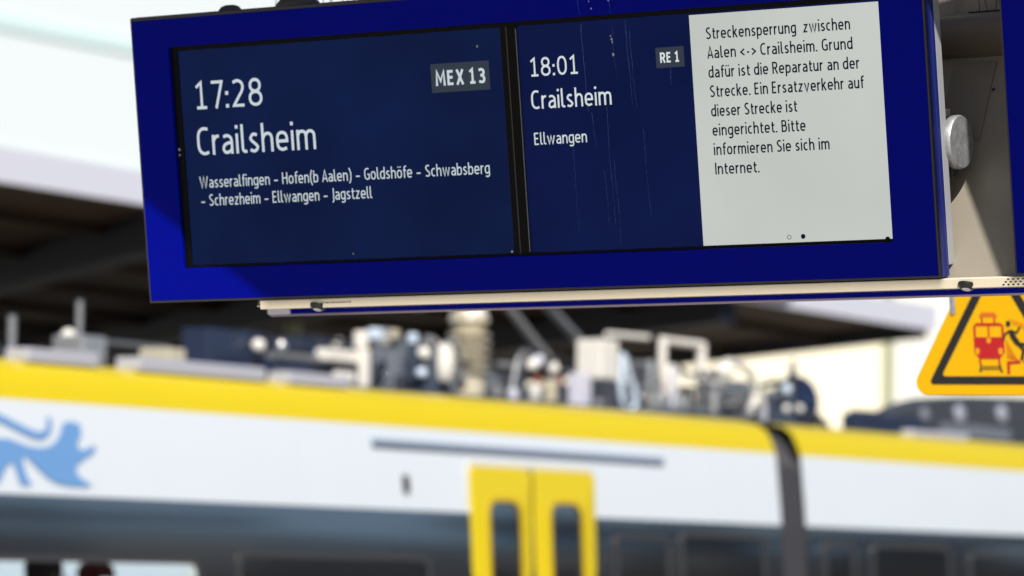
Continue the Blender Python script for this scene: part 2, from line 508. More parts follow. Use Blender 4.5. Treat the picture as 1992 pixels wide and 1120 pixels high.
def ribbon(mb, pts, h, fn, d, xs=1.0):
    p = [pts[0]]
    for q in pts[1:]:
        if math.hypot(q[0] - p[-1][0], q[1] - p[-1][1]) > 1e-4:
            p.append(q)
    closed = math.hypot(p[0][0] - p[-1][0], p[0][1] - p[-1][1]) < 1e-3 and len(p) > 3
    if closed:
        p = p[:-1]
    n = len(p)
    L, Rr = [], []
    for i in range(n):
        a = p[i - 1] if (i or closed) else None
        c = p[(i + 1) % n] if (i < n - 1 or closed) else None
        def nrm(u, v):
            l = math.hypot(v[0] - u[0], v[1] - u[1])
            return (-(v[1] - u[1]) / l, (v[0] - u[0]) / l)
        n1 = nrm(a, p[i]) if a else nrm(p[i], c)
        n2 = nrm(p[i], c) if c else n1
        mx, my = n1[0] + n2[0], n1[1] + n2[1]
        l = math.hypot(mx, my)
        if l < 1e-6:
            mx, my, k = n1[0], n1[1], 1
        else:
            mx, my = mx / l, my / l
            k = min(1 / max(0.05, mx * n1[0] + my * n1[1]), 1.9)
        L.append(fn(p[i][0] + mx * h * k, p[i][1] + my * h * k, d))
        Rr.append(fn(p[i][0] - mx * h * k, p[i][1] - my * h * k, d))
    o = len(mb.v)
    mb.v += L + Rr
    for i in range(n if closed else n - 1):
        j = (i + 1) % n
        mb.f.append((o + i, o + n + i, o + n + j, o + j))

def lettering(name, s, u0, u1, vb, cap, w, m, parent, bold=False):
    """one line of writing on the board: ink from u0 to u1, baseline at v = vb"""
    h = 0.088 if bold else (0.067 if m is M['ink'] else 0.054)
    x, items = 0.0, []
    gap = 0.115
    for k, ch in enumerate(s):
        if ch == ' ':
            x += 0.29 if not bold else 0.20
            continue
        st, wdt = glyph(ch, h)
        tight = {'r': .035, 't': .05, 'f': .06, 'l': .03, 'A': .05, '7': .05, '1': .02}.get(ch, 0)
        items.append((x + h, st))
        x += wdt + 2 * h + gap - tight
    # true ink extent
    xs = [px + q[0] for px, st in items for stro in st for q in (stro[0] if isinstance(stro, tuple) else stro)]
    lo, hi = min(xs) - h, max(xs) + h
    sx = (u1 - u0) / (hi - lo)
    mb = MB()
    d = w
    for px, st in items:
        for stro in st:
            fac = 1.0
            if isinstance(stro, tuple):
                stro, fac = stro
            # stroke keeps its width: work in real units
            pts = [(u0 + (px + q[0] - lo) * sx, q[1] * cap) for q in stro]
            ribbon(mb, pts, h * cap * fac, lambda a, b_, dd: bp(a, vb - b_, dd), d)
            d -= 0.00003
    return mb.build(name, m, parent, fix=False)

# ------------------------------------------------------------------ departure board
board = thing("departure_board", "blue double display board with lit screens listing trains and a pale notice", "departure board", BOARD)
def bbox(u0, u1, v0, v1, w0, w1):
    return MB().box(u0, u1, w0, w1, -v1, -v0)
def rect(u0, u1, v0, v1):
    return [(u0, v0), (u1, v0), (u1, v1), (u0, v1)]
def panel_frame(u0, u1, i0, i1, j0, j1):
    f = MB().ring(rect(u0 + .004, u1 - .004, .003, .616), rect(i0, i1, j0, j1), 0.0, 0.022, bp).build("panel_frame", M['blue'], board, bevel=0.0012)
    MB().ring(rect(u0, u1, -.004, .6205), rect(u0 + .0043, u1 - .0043, .0033, .6157), 0.0015, 0.006, bp).build("edge_trim", M['trim'], f, bevel=0.0008)
    MB().ring(rect(u0 - .001, u1 + .003, -.006, .619), rect(u0 + .02, u1 - .02, .02, .60), 0.0225, 0.036, bp).build("frame_rim", M['chamfer'], f, bevel=0.002)
    # chamfer between front trim and rim
    MB().ring(rect(u0, u1 + .0015, -.005, .6195), rect(u0 + .003, u1 - .003, .002, .616), 0.0062, 0.0223, bp).build("frame_edge", M['chamfer'], f)
    return f
panel_frame(0.0, 1.945, .1007, 1.846, .0645, .5475)
panel_frame(2.106, 3.85, 2.207, 3.74, .0645, .5475)
bbox(.03, 1.947, .012, .598, .0365, .062).build("rear_tray", M['tray'], board, bevel=0.002)
bbox(2.13, 3.85, .012, .598, .0365, .062).build("rear_tray", M['tray'], board, bevel=0.002)
# housing between the two faces: section in (w, v), run along u
sec = [(.285, .205), (.035, .634), (.37, .664), (.37, .11), (.31, .112)]
def ww(v): return .035 + (.634 - v) / (.634 - .205) * .25
prof = []
mbh = MB()
mbh.prism([(w_, v_) for w_, v_ in sec], .268, 3.70, lambda a, b, d: (d, a, -b))
hs = mbh.build("housing", M['cream'], board)
mbu = MB()
mbu.prism([(.036, .6355), (.036, .6385), (.3705, .6685), (.3705, .6655)], .266, 3.702, lambda a, b, d: (d, a, -b))
mbu.build("housing_underside", mat("bounce_light_cream", (0.90, 0.83, 0.70), 0.30, coat=1.0, var=0.05, scale=5), board)  # bounced light put into the colour: far paler than the housing paint
# rolled beam along the housing's top
mbb = MB()
bm_pts = []
for k in range(15):
    t = R(60 + 240 * k / 14)
    bm_pts.append((.306 + .042 * math.cos(t), .160 + .046 * math.sin(t)))
mbb.prism(bm_pts, .264, 3.703, lambda a, b, d: (d, a, -b))
mbb.build("top_beam", mat("stained_beam_paint", (0.17, 0.135, 0.105), 0.45, var=0.35, scale=4, stretch=(0.4, 3, 3)), board, smooth=True)
# narrow cover strip on the housing wall, darker and uneven in tone
MB().prism([(1.86, .21), (1.955, .21), (1.952, .36), (1.86, .36)], .0005, .0035, lambda a, b, d: bp(a, b, ww(b) - d)).build("cover_plate", mat("dull_cream_plate", (0.24, 0.21, 0.17), 0.55, var=0.2), board)
MB().prism([(0, 0)] and [(2.0 + .0028 * math.cos(R(a)), .265 + .0028 * math.sin(R(a))) for a in range(0, 360, 45)], .0005, .004, lambda a, b, d: bp(a - .04, b, ww(b) - d)).build("screw", M['black'], board)
# rear display face: only its inner side and lower edge show
bk = bbox(.048, 3.80, 0.0, .679, .372, .415).build("rear_panel", M['blue'], board, bevel=0.003)
bbox(.047, 3.803, .6795, .684, .376, .411).build("edge_trim", mat("lilac_trim", (0.42, 0.36, 0.46), 0.45), bk)
bbox(.0465, .108, .660, .6785, .366, .3718).build("end_cap", mat("pale_end_cap", (0.80, 0.80, 0.95), 0.4), bk, bevel=0.001)
bbox(.09, 3.75, .02, .50, .366, .3715).build("inner_liner", mat("weathered_liner", (0.40, 0.34, 0.28), 0.6, var=0.6, scale=26), bk)

# pale lip added to catch sun as the bright underside strip, with small fittings
lip = bbox(.298, 3.70, .6228, .6425, .004, .034).build("sun_catch_lip", mat("pale_cream_lip", (0.78, 0.69, 0.53), 0.5, var=0.08, scale=5, stretch=(0.5, 3, 3)), board, bevel=.0015)
for u, v in ((1.997, .6380), (.449, .6400)):
    ax = Vector((0, -.45, -1)).normalized()
    d = MB().lathe(bp(u, v - .004, .010), ax, [(.0175, 0), (.0175, .004), (.0125, .011), (.0115, .0112)], 24).build("spotlight", M['black'], board, smooth=True)
    MB().lathe(Vector(bp(u, v - .004, .010)) + ax * .0114, ax, [(.009, 0), (.007, .0015), (.001, .002)], 16).build("lens", M['silver'], d, smooth=True)
gm = MB()
for i in range(26):
    for j in range(3):
        u, v = 2.068 + i * .0105 + (j % 2) * .005, .6268 + j * .0052
        if u - 2.068 < (2 - j) * .008 + .004: continue
        gm.add([bp(u + .0028 * math.cos(R(a)), v + .0016 * math.sin(R(a)), .0035) for a in range(0, 360, 45)], [tuple(range(8))])
gm.build("speaker_grille", M['black'], lip)
pm = MB()
for i in range(14):
    u = .462 + i * .0056 + random.uniform(-.0008, .0008)
    pm.add([bp(u, .6300, .0036), bp(u + .0040, .6300, .0036), bp(u + .0040, .6330, .0036), bp(u, .6330, .0036)], [(0, 1, 2, 3)])
pm.build("type_marking", M['print'], lip)
# support tube with a galvanised end cap, seen end-on beside the left face
tb = MB().lathe(bp(.35, .362, .102), (1, 0, 0), [(.046, 0), (.046, 1.588)], 28).build("support_tube", M['cream'], board, smooth=True)
MB().lathe(bp(1.938, .362, .102), (1, 0, 0), [(.051, 0), (.053, .004), (.053, .016), (.051, .0195), (.0505, .02)], 40).build("end_plate", M['galv'], tb, smooth=True)
MB().box(1.925, 1.94, .09, .115, -.43, -.408).build("clamp", M['trim'], tb, bevel=0.003)
MB().box(1.925, 1.936, .085, .105, -.312, -.296).build("clamp", M['trim'], tb, bevel=0.003)
# hanger posts up to the roof
for u in (.75, 2.9):
    bbox(u - .04, u + .04, -1.46, .11, .22, .30).build("hanger", M['galv'], board)
# bird spikes: along the rear face's top and along the housing in the gap
sp = MB()
def spike(mb, u, v, w, h, lean, leanw=0.0, r=.0008):
    mb.tube([bp(u, v, w), bp(u + lean, v - h, w + leanw)], [r, r * .8], 5)
for i in range(46):
    u = .11 + i * .0165 + random.uniform(-.004, .004)
    spike(sp, u, 0.0, .39, .10 + random.uniform(-.01, .01), random.uniform(-.035, .035), random.uniform(-.02, .02), .0011)
sp.box(.09, .90, .38, .40, 0, .004)
sp.build("bird_spikes", M['wire'], board)
sp = MB()
for i in range(14):
    u = 1.90 + i * .0175 + random.uniform(-.004, .004)
    spike(sp, u, .111, .325, .11, random.uniform(-.03, .03) if i % 3 else 0.0)
sp.box(1.88, 2.20, .317, .333, -.111, -.108)
sp.build("bird_spikes", M['black'], board)
# caps on top of the left face
for u, r, hh in ((.238, .026, .016), (.420, .048, .026)):
    MB().lathe(bp(u, -.002, .05), (0, 0, 1), [(r, 0), (r * .98, hh * .3), (r * .75, hh * .75), (r * .4, hh * .97), (r * .1, hh)], 24).build("cable_cap", M['nest'], board, smooth=True)

# screens (their plane lies 10 mm behind the face)
D = .010
def sh(u): return u - .5 * D
dv = .0008
bezel = MB().ring(rect(.095, 1.852, .058, .553), rect(.118, 1.8465, .0735, .5425), .0085, .0135, bp).build("bezel", M['bezel'], board)
bbox(.960, .999, .0736, .5424, .0075, .0132).build("divider", M['bezel'], bezel)
bbox(.9745, .9772, .0740, .5420, .0062, .0074).build("divider_rib", M['trim'], bezel)
bbox(.9985, 1.0003, .0790, .5400, .0058, .0074).build("divider_edge", M['bezel_edge'], bezel)
left = bbox(.1185, .9595, .0745, .5415, .0110, .0130).build("screen", M['scr_left'], board)
right = bbox(.9995, 1.8455, .0745, .5415, .0110, .0130).build("screen", M['scr_right'], board)
bbox(2.20, 3.745, .058, .553, .0110, .0130).build("screen", M['scr_off'], board)
for u, v, r in ((.1065, .288, .0026), (.1068, .300, .0018), (.9545, .538, .0022)):
    MB().lathe(bp(u, v, .0068), (0, 1, 0), [(r, 0), (r, .002)], 8).build("screw", M['silver'], board)
MB().lathe(bp(1.832, .541, .0055), (0, 1, 0), [(.0045, 0), (.0045, .003)], 12).build("screw", M['bezel'], board)
S = .0104
lettering("time_text", "17:28", .157, .339, .2035, .0600, S, M['text'], left)
lettering("destination_text", "Crailsheim", .154, .472, .3035, .0610, S, M['text'], left)
lettering("stops_text", "Wasseralfingen – Hofen(b Aalen) – Goldshöfe – Schwabsberg", .153, .912, .3745, .0250, S, M['text'], left)
lettering("stops_text", "– Schrezheim – Ellwangen – Jagstzell", .153, .611, .4137, .0250, S, M['text'], left)
bdg = bbox(.779, .925, .1405, .2005, .0104, .0109).build("line_badge", M['badge'], left)
lettering("badge_text", "MEX 13", .790, .915, .1865, .0315, .0101, M['text'], left, bold=True)
lettering("time_text", "18:01", 1.026, 1.144, .1800, .0385, S, M['text_r'], right)
lettering("destination_text", "Crailsheim", 1.024, 1.218, .2470, .0385, S, M['text_r'], right)
lettering("stops_text", "Ellwangen", 1.025, 1.153, .3205, .0250, S, M['text_r'], right)
bbox(1.329, 1.395, .1385, .1795, .0104, .0109).build("line_badge", M['badge'], right)
lettering("badge_text", "RE 1", 1.339, 1.385, .1695, .0210, .0101, M['text_r'], right, bold=True)
bbox(1.4125, 1.8452, .0780, .5412, .0102, .0109).build("notice_panel", M['notice'], right)
for k, (s_, ur) in enumerate((("Streckensperrung  zwischen", 1.777), ("Aalen <-> Crailsheim. Grund", 1.780), ("dafür ist die Reparatur an der", 1.794), ("Strecke. Ein Ersatzverkehr auf", 1.802),
                              ("dieser Strecke ist", 1.649), ("eingerichtet. Bitte", 1.664), ("informieren Sie sich im", 1.715), ("Internet.", 1.553))):
    lettering("notice_text", s_, 1.449 + .0003 * k, ur, .1285 + .0387 * k, .0240, .0098, M['ink'], right)
def disc(mb, u, v, r0, r1, d, n=24):
    o = [(u + r1 * math.cos(2 * math.pi * i / n), v + r1 * math.sin(2 * math.pi * i / n)) for i in range(n)]
    if r0:
        i_ = [(u + r0 * math.cos(2 * math.pi * i / n), v + r0 * math.sin(2 * math.pi * i / n)) for i in range(n)]
        mb.ring(o, i_, d, d + .0003, bp)
    else:
        mb.prism(o, d, d + .0003, bp)
mb = MB()
disc(mb, 1.611, .5305, .0036, .0046, .0096)
mb.build("page_dot", M['ink'], right)
mb = MB()
disc(mb, 1.6425, .5300, 0, .0050, .0096)
mb.build("page_dot", M['ink'], right)
# dried water drips down the right screen and frame
def drip(u, v0, v1, wdt, dpt, wander=.004):
    mb = MB()
    n = 14
    off = 0
    L = []
    for i in range(n + 1):
        t = i / n
        off += random.uniform(-wander, wander) / 4
        L.append((u + off + .004 * t, v0 + (v1 - v0) * t, wdt * (1 - .5 * t) * random.uniform(.6, 1.2)))
    vs = [bp(a - c / 2, b, dpt) for a, b, c in L] + [bp(a + c / 2, b, dpt) for a, b, c in L]
    mb.add(vs, [(i, i + 1, n + 2 + i, n + 1 + i) for i in range(n)])
    return mb
for u, a, b, wd_ in ((1.155, .0, .06, .0022), (1.157, .08, .26, .0024), (1.168, .26, .33, .0018), (1.205, .250, .50, .0016), (1.214, .36, .53, .0014), (1.232, .09, .2, .0012), (1.262, .08, .25, .0022),
                     (1.272, .10, .26, .0016), (1.231, .02, .06, .002), (1.362, .18, .215, .0016), (1.19, .38, .5, .0012), (1.29, .3, .48, .0012), (1.12, .3, .5, .001)):
    dpt = -.0006 if b <= .062 else .0094
    drip(u, a, b, wd_, dpt).build("water_streak", M['streak'], right if b > .062 else board)
mb = MB()
for u, v, r in ((1.228, .115, .0022), (1.229, .121, .0016), (1.2295, .146, .0026), (1.226, .108, .0014), (.90, .11, .0018), (.55, .53, .0016), (1.19, .05, .0014), (1.185, .035, .0012), (1.2, .02, .0016), (1.232, .035, .002)):
    dpt = .0093 if v > .06 else -.0006
    mb.prism([(u + r * math.cos(R(a)), v + r * 1.4 * math.sin(R(a))) for a in range(0, 360, 45)], dpt, dpt + .0003, bp)
mb.build("dirt_speck", mat("bird_speck", (0.45, 0.45, 0.5), 0.7), board)

# ------------------------------------------------------------------ warning sign hanging behind the board
SW = 1.9
SGN = frame(bworld(1.1060, 1.031, SW), BU, BW, -BV)
sign = thing("warning_sign", "yellow triangular warning sign with red train and falling figure beside the platform edge", "warning sign", SGN @ Matrix.Rotation(R(0.9), 4, 'Y'))
def sp2(a, b, d):
    return (a, d, b)
def round_tri(half, top, bot, r, n=7):
    A, B_, C_ = Vector((-half, bot)), Vector((half, bot)), Vector((0, top))
    out = []
    for p, q, s_ in ((C_, A, B_), (A, B_, C_), (B_, C_, A)):
        e1, e2 = (p - q).normalized(), (s_ - q).normalized()
        bis = (e1 + e2).normalized()
        half_ang = e1.angle(e2) / 2
        c = q + bis * (r / math.sin(half_ang))
        a0 = (lambda w_: math.atan2(w_.y, w_.x))(q + e1 * (r / math.tan(half_ang)) - c)
        a1_ = (lambda w_: math.atan2(w_.y, w_.x))(q + e2 * (r / math.tan(half_ang)) - c)
        while a1_ < a0: a1_ += 2 * math.pi
        if a1_ - a0 > math.pi: a1_ -= 2 * math.pi
        for k in range(n + 1):
            t = a0 + (a1_ - a0) * k / n
            out.append((c.x + r * math.cos(t), c.y + r * math.sin(t)))
    return out
MB().prism(round_tri(.252, .436, 0.0, .030), 0, .003, sp2).build("sign_plate", M['sign_yellow'], sign, bevel=0.0006)
MB().ring(round_tri(.195, .355, .0265, .008), round_tri(.1585, .311, .0465, .006), -.0008, -.0002, sp2).build("black_border", M['sign_black'], sign)
def spoly(name, pts, m, d=-.0008):
    return MB().prism(pts, d, d + .0005, sp2).build(name, m, sign)
def sb(u, v): return (u - 1.0975, 1.033 - v)
# red train front
tr = MB()
x0, y0 = sb(1.032, .856); x1, y1 = sb(1.114, .944)
# body outline, with the two window openings left out (butting pieces)
ym, yw = sb(0, .8905)[1], sb(0, .863)[1]
xm = (x0 + x1) / 2
tr.prism([(x0, ym), (x1, ym), (x1, y1 + .016), (x1 - .014, y1), (x0 + .014, y1), (x0, y1 + .016)], -.0008, -.0003, sp2)
tr.prism([(x0, ym), (x0, y0 - .008), (x0 + .006, yw), (x0 + .006, ym)], -.0008, -.0003, sp2)
tr.prism([(x1, ym), (x1 - .006, ym), (x1 - .006, yw), (x1, y0 - .008)], -.0008, -.0003, sp2)
tr.prism([(x0, y0 - .008), (x0 + .008, y0), (x1 - .008, y0), (x1, y0 - .008), (x1 - .006, yw), (x0 + .006, yw)], -.0008, -.0003, sp2)
tr.prism([(xm - .002, ym), (xm + .002, ym), (xm + .002, yw), (xm - .002, yw)], -.0008, -.0003, sp2)
for xx in (xm - .017, xm + .017):
    tr.prism([(xx - .0022, y0), (xx + .0022, y0), (xx + .0022, y0 + .014), (xx - .0022, y0 + .014)], -.0008, -.0003, sp2)
for xx in (x0 + .012, x1 - .018):
    tr.prism([(xx, y1 - .013), (xx + .005, y1 - .013), (xx + .005, y1), (xx, y1)], -.0008, -.0003, sp2)
tr.build("train_pictogram", M['sign_red'], sign)
th = MB()
th.prism([(xm - .026, y0 + .0145), (xm + .026, y0 + .0145), (xm + .018, y0 + .026), (xm - .018, y0 + .026)], -.0008, -.0003, sp2)
th.build("pantograph_pictogram", M['sign_hatch'], sign)
lo_ = mat("sign_lamp_orange", (0.86, 0.36, 0.01), 0.4)
for u, v, rx, ry in ((1.0405, .925, .0062, .0085), (1.1035, .925, .0062, .0085), (1.0725, .8985, .006, .0075)):
    a, b = sb(u, v)
    MB().prism([(a + rx * math.cos(R(t)), b + ry * math.sin(R(t))) for t in range(0, 360, 30)], -.0014, -.0009, sp2).build("headlight_pictogram", lo_, sign)
# rails
rl = MB()
for pts in ([(1.049, .957), (1.046, .974)], [(1.099, .957), (1.104, .976)], [(1.046, .969), (1.101, .969)], [(1.043, .974), (1.05, .974)], [(1.1, .974), (1.108, .976)], [(1.052, .963), (1.098, .963)]):
    ribbon(rl, [sb(*p) for p in pts], .0012 if abs(pts[0][1] - pts[1][1]) < .004 else .0022, lambda a, b, d: sp2(a, b, d), -.0009)
rl.build("rail_pictogram", M['sign_black'], sign, fix=False)
# platform edge
spoly("platform_pictogram", [sb(1.119, .950), sb(1.156, .948), sb(1.156, .955), sb(1.1265, .957), sb(1.1265, .981), sb(1.119, .981)], M['sign_red'])
spoly("platform_pictogram", [sb(1.164, .948), sb(1.26, .944), sb(1.26, .950), sb(1.164, .954)], M['sign_black'])
# hatched danger zone between train and edge
hm = MB()
for k in range(11):
    a = .0
    u0_, v0_ = 1.119, .905 + k * .0065
    ribbon(hm, [sb(1.119, .898 + k * .0045), sb(1.122 + .004 * k if k < 8 else 1.150, .903 + k * .0065 if k < 7 else .947)], .0008, lambda a, b, d: sp2(a, b, d), -.0005)
for k in range(6):
    ribbon(hm, [sb(1.133 + k * .006, .846 + k * .002), sb(1.142 + k * .007, .862 + k * .003)], .0008, lambda a, b, d: sp2(a, b, d), -.0005)
hm.build("hatching", M['sign_hatch'], sign, fix=False)
# falling figure
fg = MB()
q = sb(1.127, .858)
fg.prism([(q[0] + .0062 * math.cos(R(t)), q[1] + .0075 * math.sin(R(t))) for t in range(0, 360, 30)], -.0014, -.0009, sp2)
fg.prism([sb(1.126, .874), sb(1.137, .872), sb(1.146, .888), sb(1.158, .905), sb(1.153, .914), sb(1.143, .908), sb(1.132, .892)], -.0014, -.0009, sp2)
def limb(p, h, d):
    ribbon(fg, [sb(*x_) for x_ in p], h, lambda a, b, dd: sp2(a, b, dd), d)
limb([(1.134, .876), (1.149, .880), (1.158, .866)], .0026, -.00142)
limb([(1.128, .876), (1.117, .884), (1.112, .900)], .0026, -.00144)
limb([(1.153, .908), (1.166, .922), (1.160, .946)], .0042, -.00146)
limb([(1.154, .907), (1.175, .910), (1.190, .924), (1.206, .921)], .0038, -.00148)
fg.build("person_pictogram", M['sign_black'], sign, fix=False)
# bracket up to the roof
MB().tube([(-.12, .006, .20), (-.12, .006, 2.10)], .010, 10).build("hanger_rod", M['galv'], sign)
MB().tube([(.12, .006, .20), (.12, .006, 2.10)], .010, 10).build("hanger_rod", M['galv'], sign)

# ------------------------------------------------------------------ train
train = thing("passenger_train", "white and yellow regional train with dark window band and rooftop pantograph gear", "train", TRAIN)
def side(z):                                 # the body side leans inwards above the seats
    z = max(z, 1.0)
    return .060 * (z - 1.99) + .05 * max(0.0, z - 1.80) ** 2 - .0018
PROF = [(side(0), -.40), (side(0), 1.0)] + [(side(z), z) for z in (1.99, 2.08, 2.20, 2.32, 2.45)] + [(.078, 2.53), (.115, 2.595), (.18, 2.640), (.32, 2.668), (1.4, 2.72)]
WB = [.882, 1.0, 1.2, 1.4, 1.55, 1.665, 1.70, 1.76, 1.80, 1.84, 1.88, 1.92, 1.96, 1.988]
def strip(mb, s0, s1, prof, n=1):
    o = len(mb.v)
    for s in (s0, s1):
        for y, z in prof:
            mb.v.append((s, y, z))
    m_ = len(prof)
    for k in range(m_ - 1):
        mb.f.append((o + k, o + m_ + k, o + m_ + k + 1, o + k + 1))
def mirror(p): return [(2.8 - y, z) for y, z in p]
WIN = (-4.95, -3.28)
def car(s0, s1, end_fix, doors=()):
    body = MB()
    strip(body, s0, s1, PROF[2:7])                       # white upper side
    strip(body, s0, s1, mirror(PROF[2:7]))
    strip(body, s0, s1, [(side(0), -.45), (side(0), .88)])         # white lower side
    strip(body, s0, s1, mirror([(side(0), -.45), (side(0), .88)]))
    b = body.build("car_body", M['white'], train, fix=False, smooth=True)
    y = MB()
    strip(y, s0, s1, PROF[6:11])
    strip(y, s0, s1, mirror(PROF[6:11]))
    y.build("cantrail", M['yellow'], b, smooth=True)
    rf = MB()
    strip(rf, s0, s1, [(.32, 2.668), (1.4, 2.72), (2.48, 2.668)])
    rf.build("roof", M['roofgrey'], b)
    fl = MB().box(s0, s1, .02, 2.78, -.02, .0)
    fl.build("floor", M['roofgrey'], b)
    ce = MB().box(s0 + .02, s1 - .02, .05, 2.75, 2.25, 2.28)
    ce.build("ceiling", M['interior'], b)
    for se in (s0, s1):
        if abs(se - 3.10) < .3 or abs(se - 3.44) < .3:
            MB().prism([(.004, -.4), (.004, 1.75), (.05, 2.30), (.11, 2.52), (.33, 2.66), (2.47, 2.66), (2.69, 2.52), (2.75, 2.30), (2.796, 1.75), (2.796, -.4)], se - .02, se + .0, lambda a, b_, d: (d, a, b_)).build("end_wall", M['rubber'], b)
    return b
car1 = car(-22.0, 3.10, 1)
car2 = car(3.44, 24.0, 0)
# window band of the first car, with one real opening
def band(b, s0, s1, z0, z1, y=.0, m='band'):
    mb = MB()
    strip(mb, s0, s1, [(y, z0), (y, z1)])
    return mb
bb = MB()
for s0, s1, z0, z1 in ((-22, 3.10, 1.665, 1.988), (-22, WIN[0], .882, 1.665), (WIN[1], 3.10, .882, 1.665)):
    strip(bb, s0, s1, [(side(z) - .002, z) for z in WB if z0 <= z <= z1])
bb.build("window_band", M['band'], car1, fix=False, smooth=True)
bb = MB()
for s0, s1, z0, z1 in ((-22, -3.5, .88, 1.99), (-3.5, 3.0, 1.86, 1.99), (-3.5, 3.0, .88, 1.0)):
    strip(bb, s0, s1, [(2.8, z0), (2.8, z1)])
bb.build("window_band", M['band'], car1, fix=False)
bb = MB()
strip(bb, 3.44, 24, [(side(z) - .002, z) for z in WB])
bb.build("window_band", M['band'], car2, fix=False, smooth=True)
bb = MB()
strip(bb, 3.44, 24, [(2.802, .882), (2.802, 1.988)])
bb.build("window_band", M['band'], car2, fix=False)
def ys(a, b, d): return (a, d + side(b), b)
def curved_pane(s0, s1, z0, z1, d, r=.05):
    # glass that follows the bent side, corners cut
    zs = [z0 + r * t for t in (0, .3, .65, 1)] + [z0 + r + (z1 - z0 - 2 * r) * k / 10 for k in range(1, 11)] + [z1 - r * t for t in (.65, .3, 0)]
    mb = MB()
    for z in zs:
        e_ = max(0, r - min(z - z0, z1 - z))
        ins_ = r - math.sqrt(max(0, r * r - e_ * e_))
        mb.v += [(s0 + ins_, d + side(z), z), (s1 - ins_, d + side(z), z)]
    for k in range(len(zs) - 1):
        mb.f.append((2 * k, 2 * k + 1, 2 * k + 3, 2 * k + 2))
    return mb
def window(s0, s1, z0, z1, par, pane, rad=.07):
    f = MB().ring(rrect(s0, s1, z0, z1, rad), rrect(s0 + .035, s1 - .035, z0 + .035, z1 - .035, rad * .7), -.012, -.0025, ys).build("window_frame", M['frame_grey'], par)
    curved_pane(s0 + .036, s1 - .036, z0 + .036, z1 - .036, -.006).build("pane", M['clear'] if pane == 'clear' else M['pane'], f, smooth=True, fix=False)
    return f
M['clear'] = glass("clear_glass", (0.55, 0.70, 0.88), 0.16)
window(WIN[0] - .03, WIN[1] + .03, .90, 1.70, car1, 'clear')
window(-2.93, -1.08, .90, 1.745, car1, 'dark')
window(.95, 1.62, 1.0, 1.90, car1, 'dark')
window(1.75, 2.85, 1.0, 1.93, car1, 'dark')
for s0 in (-7.2, -9.4, -11.6):
    window(s0, s0 + 2.0, .90, 1.735, car1, 'dark')
window(3.66, 4.10, 1.0, 1.90, car2, 'dark')
window(4.35, 5.55, 1.0, 1.90, car2, 'dark')
window(5.85, 7.75, 1.0, 1.86, car2, 'dark')
window(8.0, 9.9, 1.0, 1.86, car2, 'dark')
# pale pillar between first two windows
MB().box(-3.24, -2.98, -.010, -.0026, .90, 1.735).build("window_pillar", mat("pillar_grey", (0.30, 0.30, 0.31), 0.4), car1)
# doors
def leaf(s0, s1, w0, w1, corner):
    r = .05
    pts = rrect(s0, s1, .02, 2.255, r)
    hole = rrect(w0, w1, .75, 2.07, .085)
    lean = ys
    l = MB().ring(pts, hole, -.022, -.004, lean).build("door_leaf", M['door_yellow'], car1)
    curved_pane(w0 + .001, w1 - .001, .751, 2.069, -.014, .085).build("door_window", M['pane'], l, smooth=True, fix=False)
    MB().ring(rrect(w0 - .012, w1 + .012, .738, 2.082, .095), rrect(w0 + .010, w1 - .010, .76, 2.06, .08), -.025, -.0225, lean).build("window_seal", M['rubber'] if False else mat("amber_seal", (0.55, 0.36, 0.01), 0.5), l)
    return l
leaf(-.640, .012, -.470, -.128, 0)
leaf(.048, .735, .205, .560, 1)
MB().prism([(.013, .02), (.047, .02), (.047, 2.24), (.013, 2.24)], -.016, -.003, ys).build("door_gasket", M['rubber'], car1)
MB().ring(rrect(-.665, .760, .0, 2.285, .07), rrect(-.641, .736, .019, 2.256, .05), -.010, -.003, ys).build("door_surround", mat("pale_door_seal", (0.62, 0.60, 0.50), 0.5), car1)
# gutter strip over the door
MB().prism([(.020, 2.335), (.014, 2.345), (.020, 2.375), (.075, 2.375), (.075, 2.335)], -1.61, 1.60, lambda a, b, d: (d, a, b)).build("rain_gutter", M['gutter'], car1)
MB().prism([(side(2.09) - .016, 2.088), (side(2.18) - .016, 2.182), (side(2.18) + .02, 2.182), (side(2.09) + .02, 2.088)], -1.320, -1.268, lambda a, b, d: (d, a, b)).build("side_lamp", M['matt_black'], car1, bevel=0.006)
# small lettering plate spots and panel joints on the white side: hairline seams
for s in (-6.4, -2.35, 2.2):
    MB().add([(s + ds_, side(z) - .0025, z) for ds_ in (0, .006) for z in (1.995, 2.1, 2.2, 2.3, 2.44)], [(k, k + 1, k + 6, k + 5) for k in range(4)]).build("panel_seam", M['fascia'], car1)
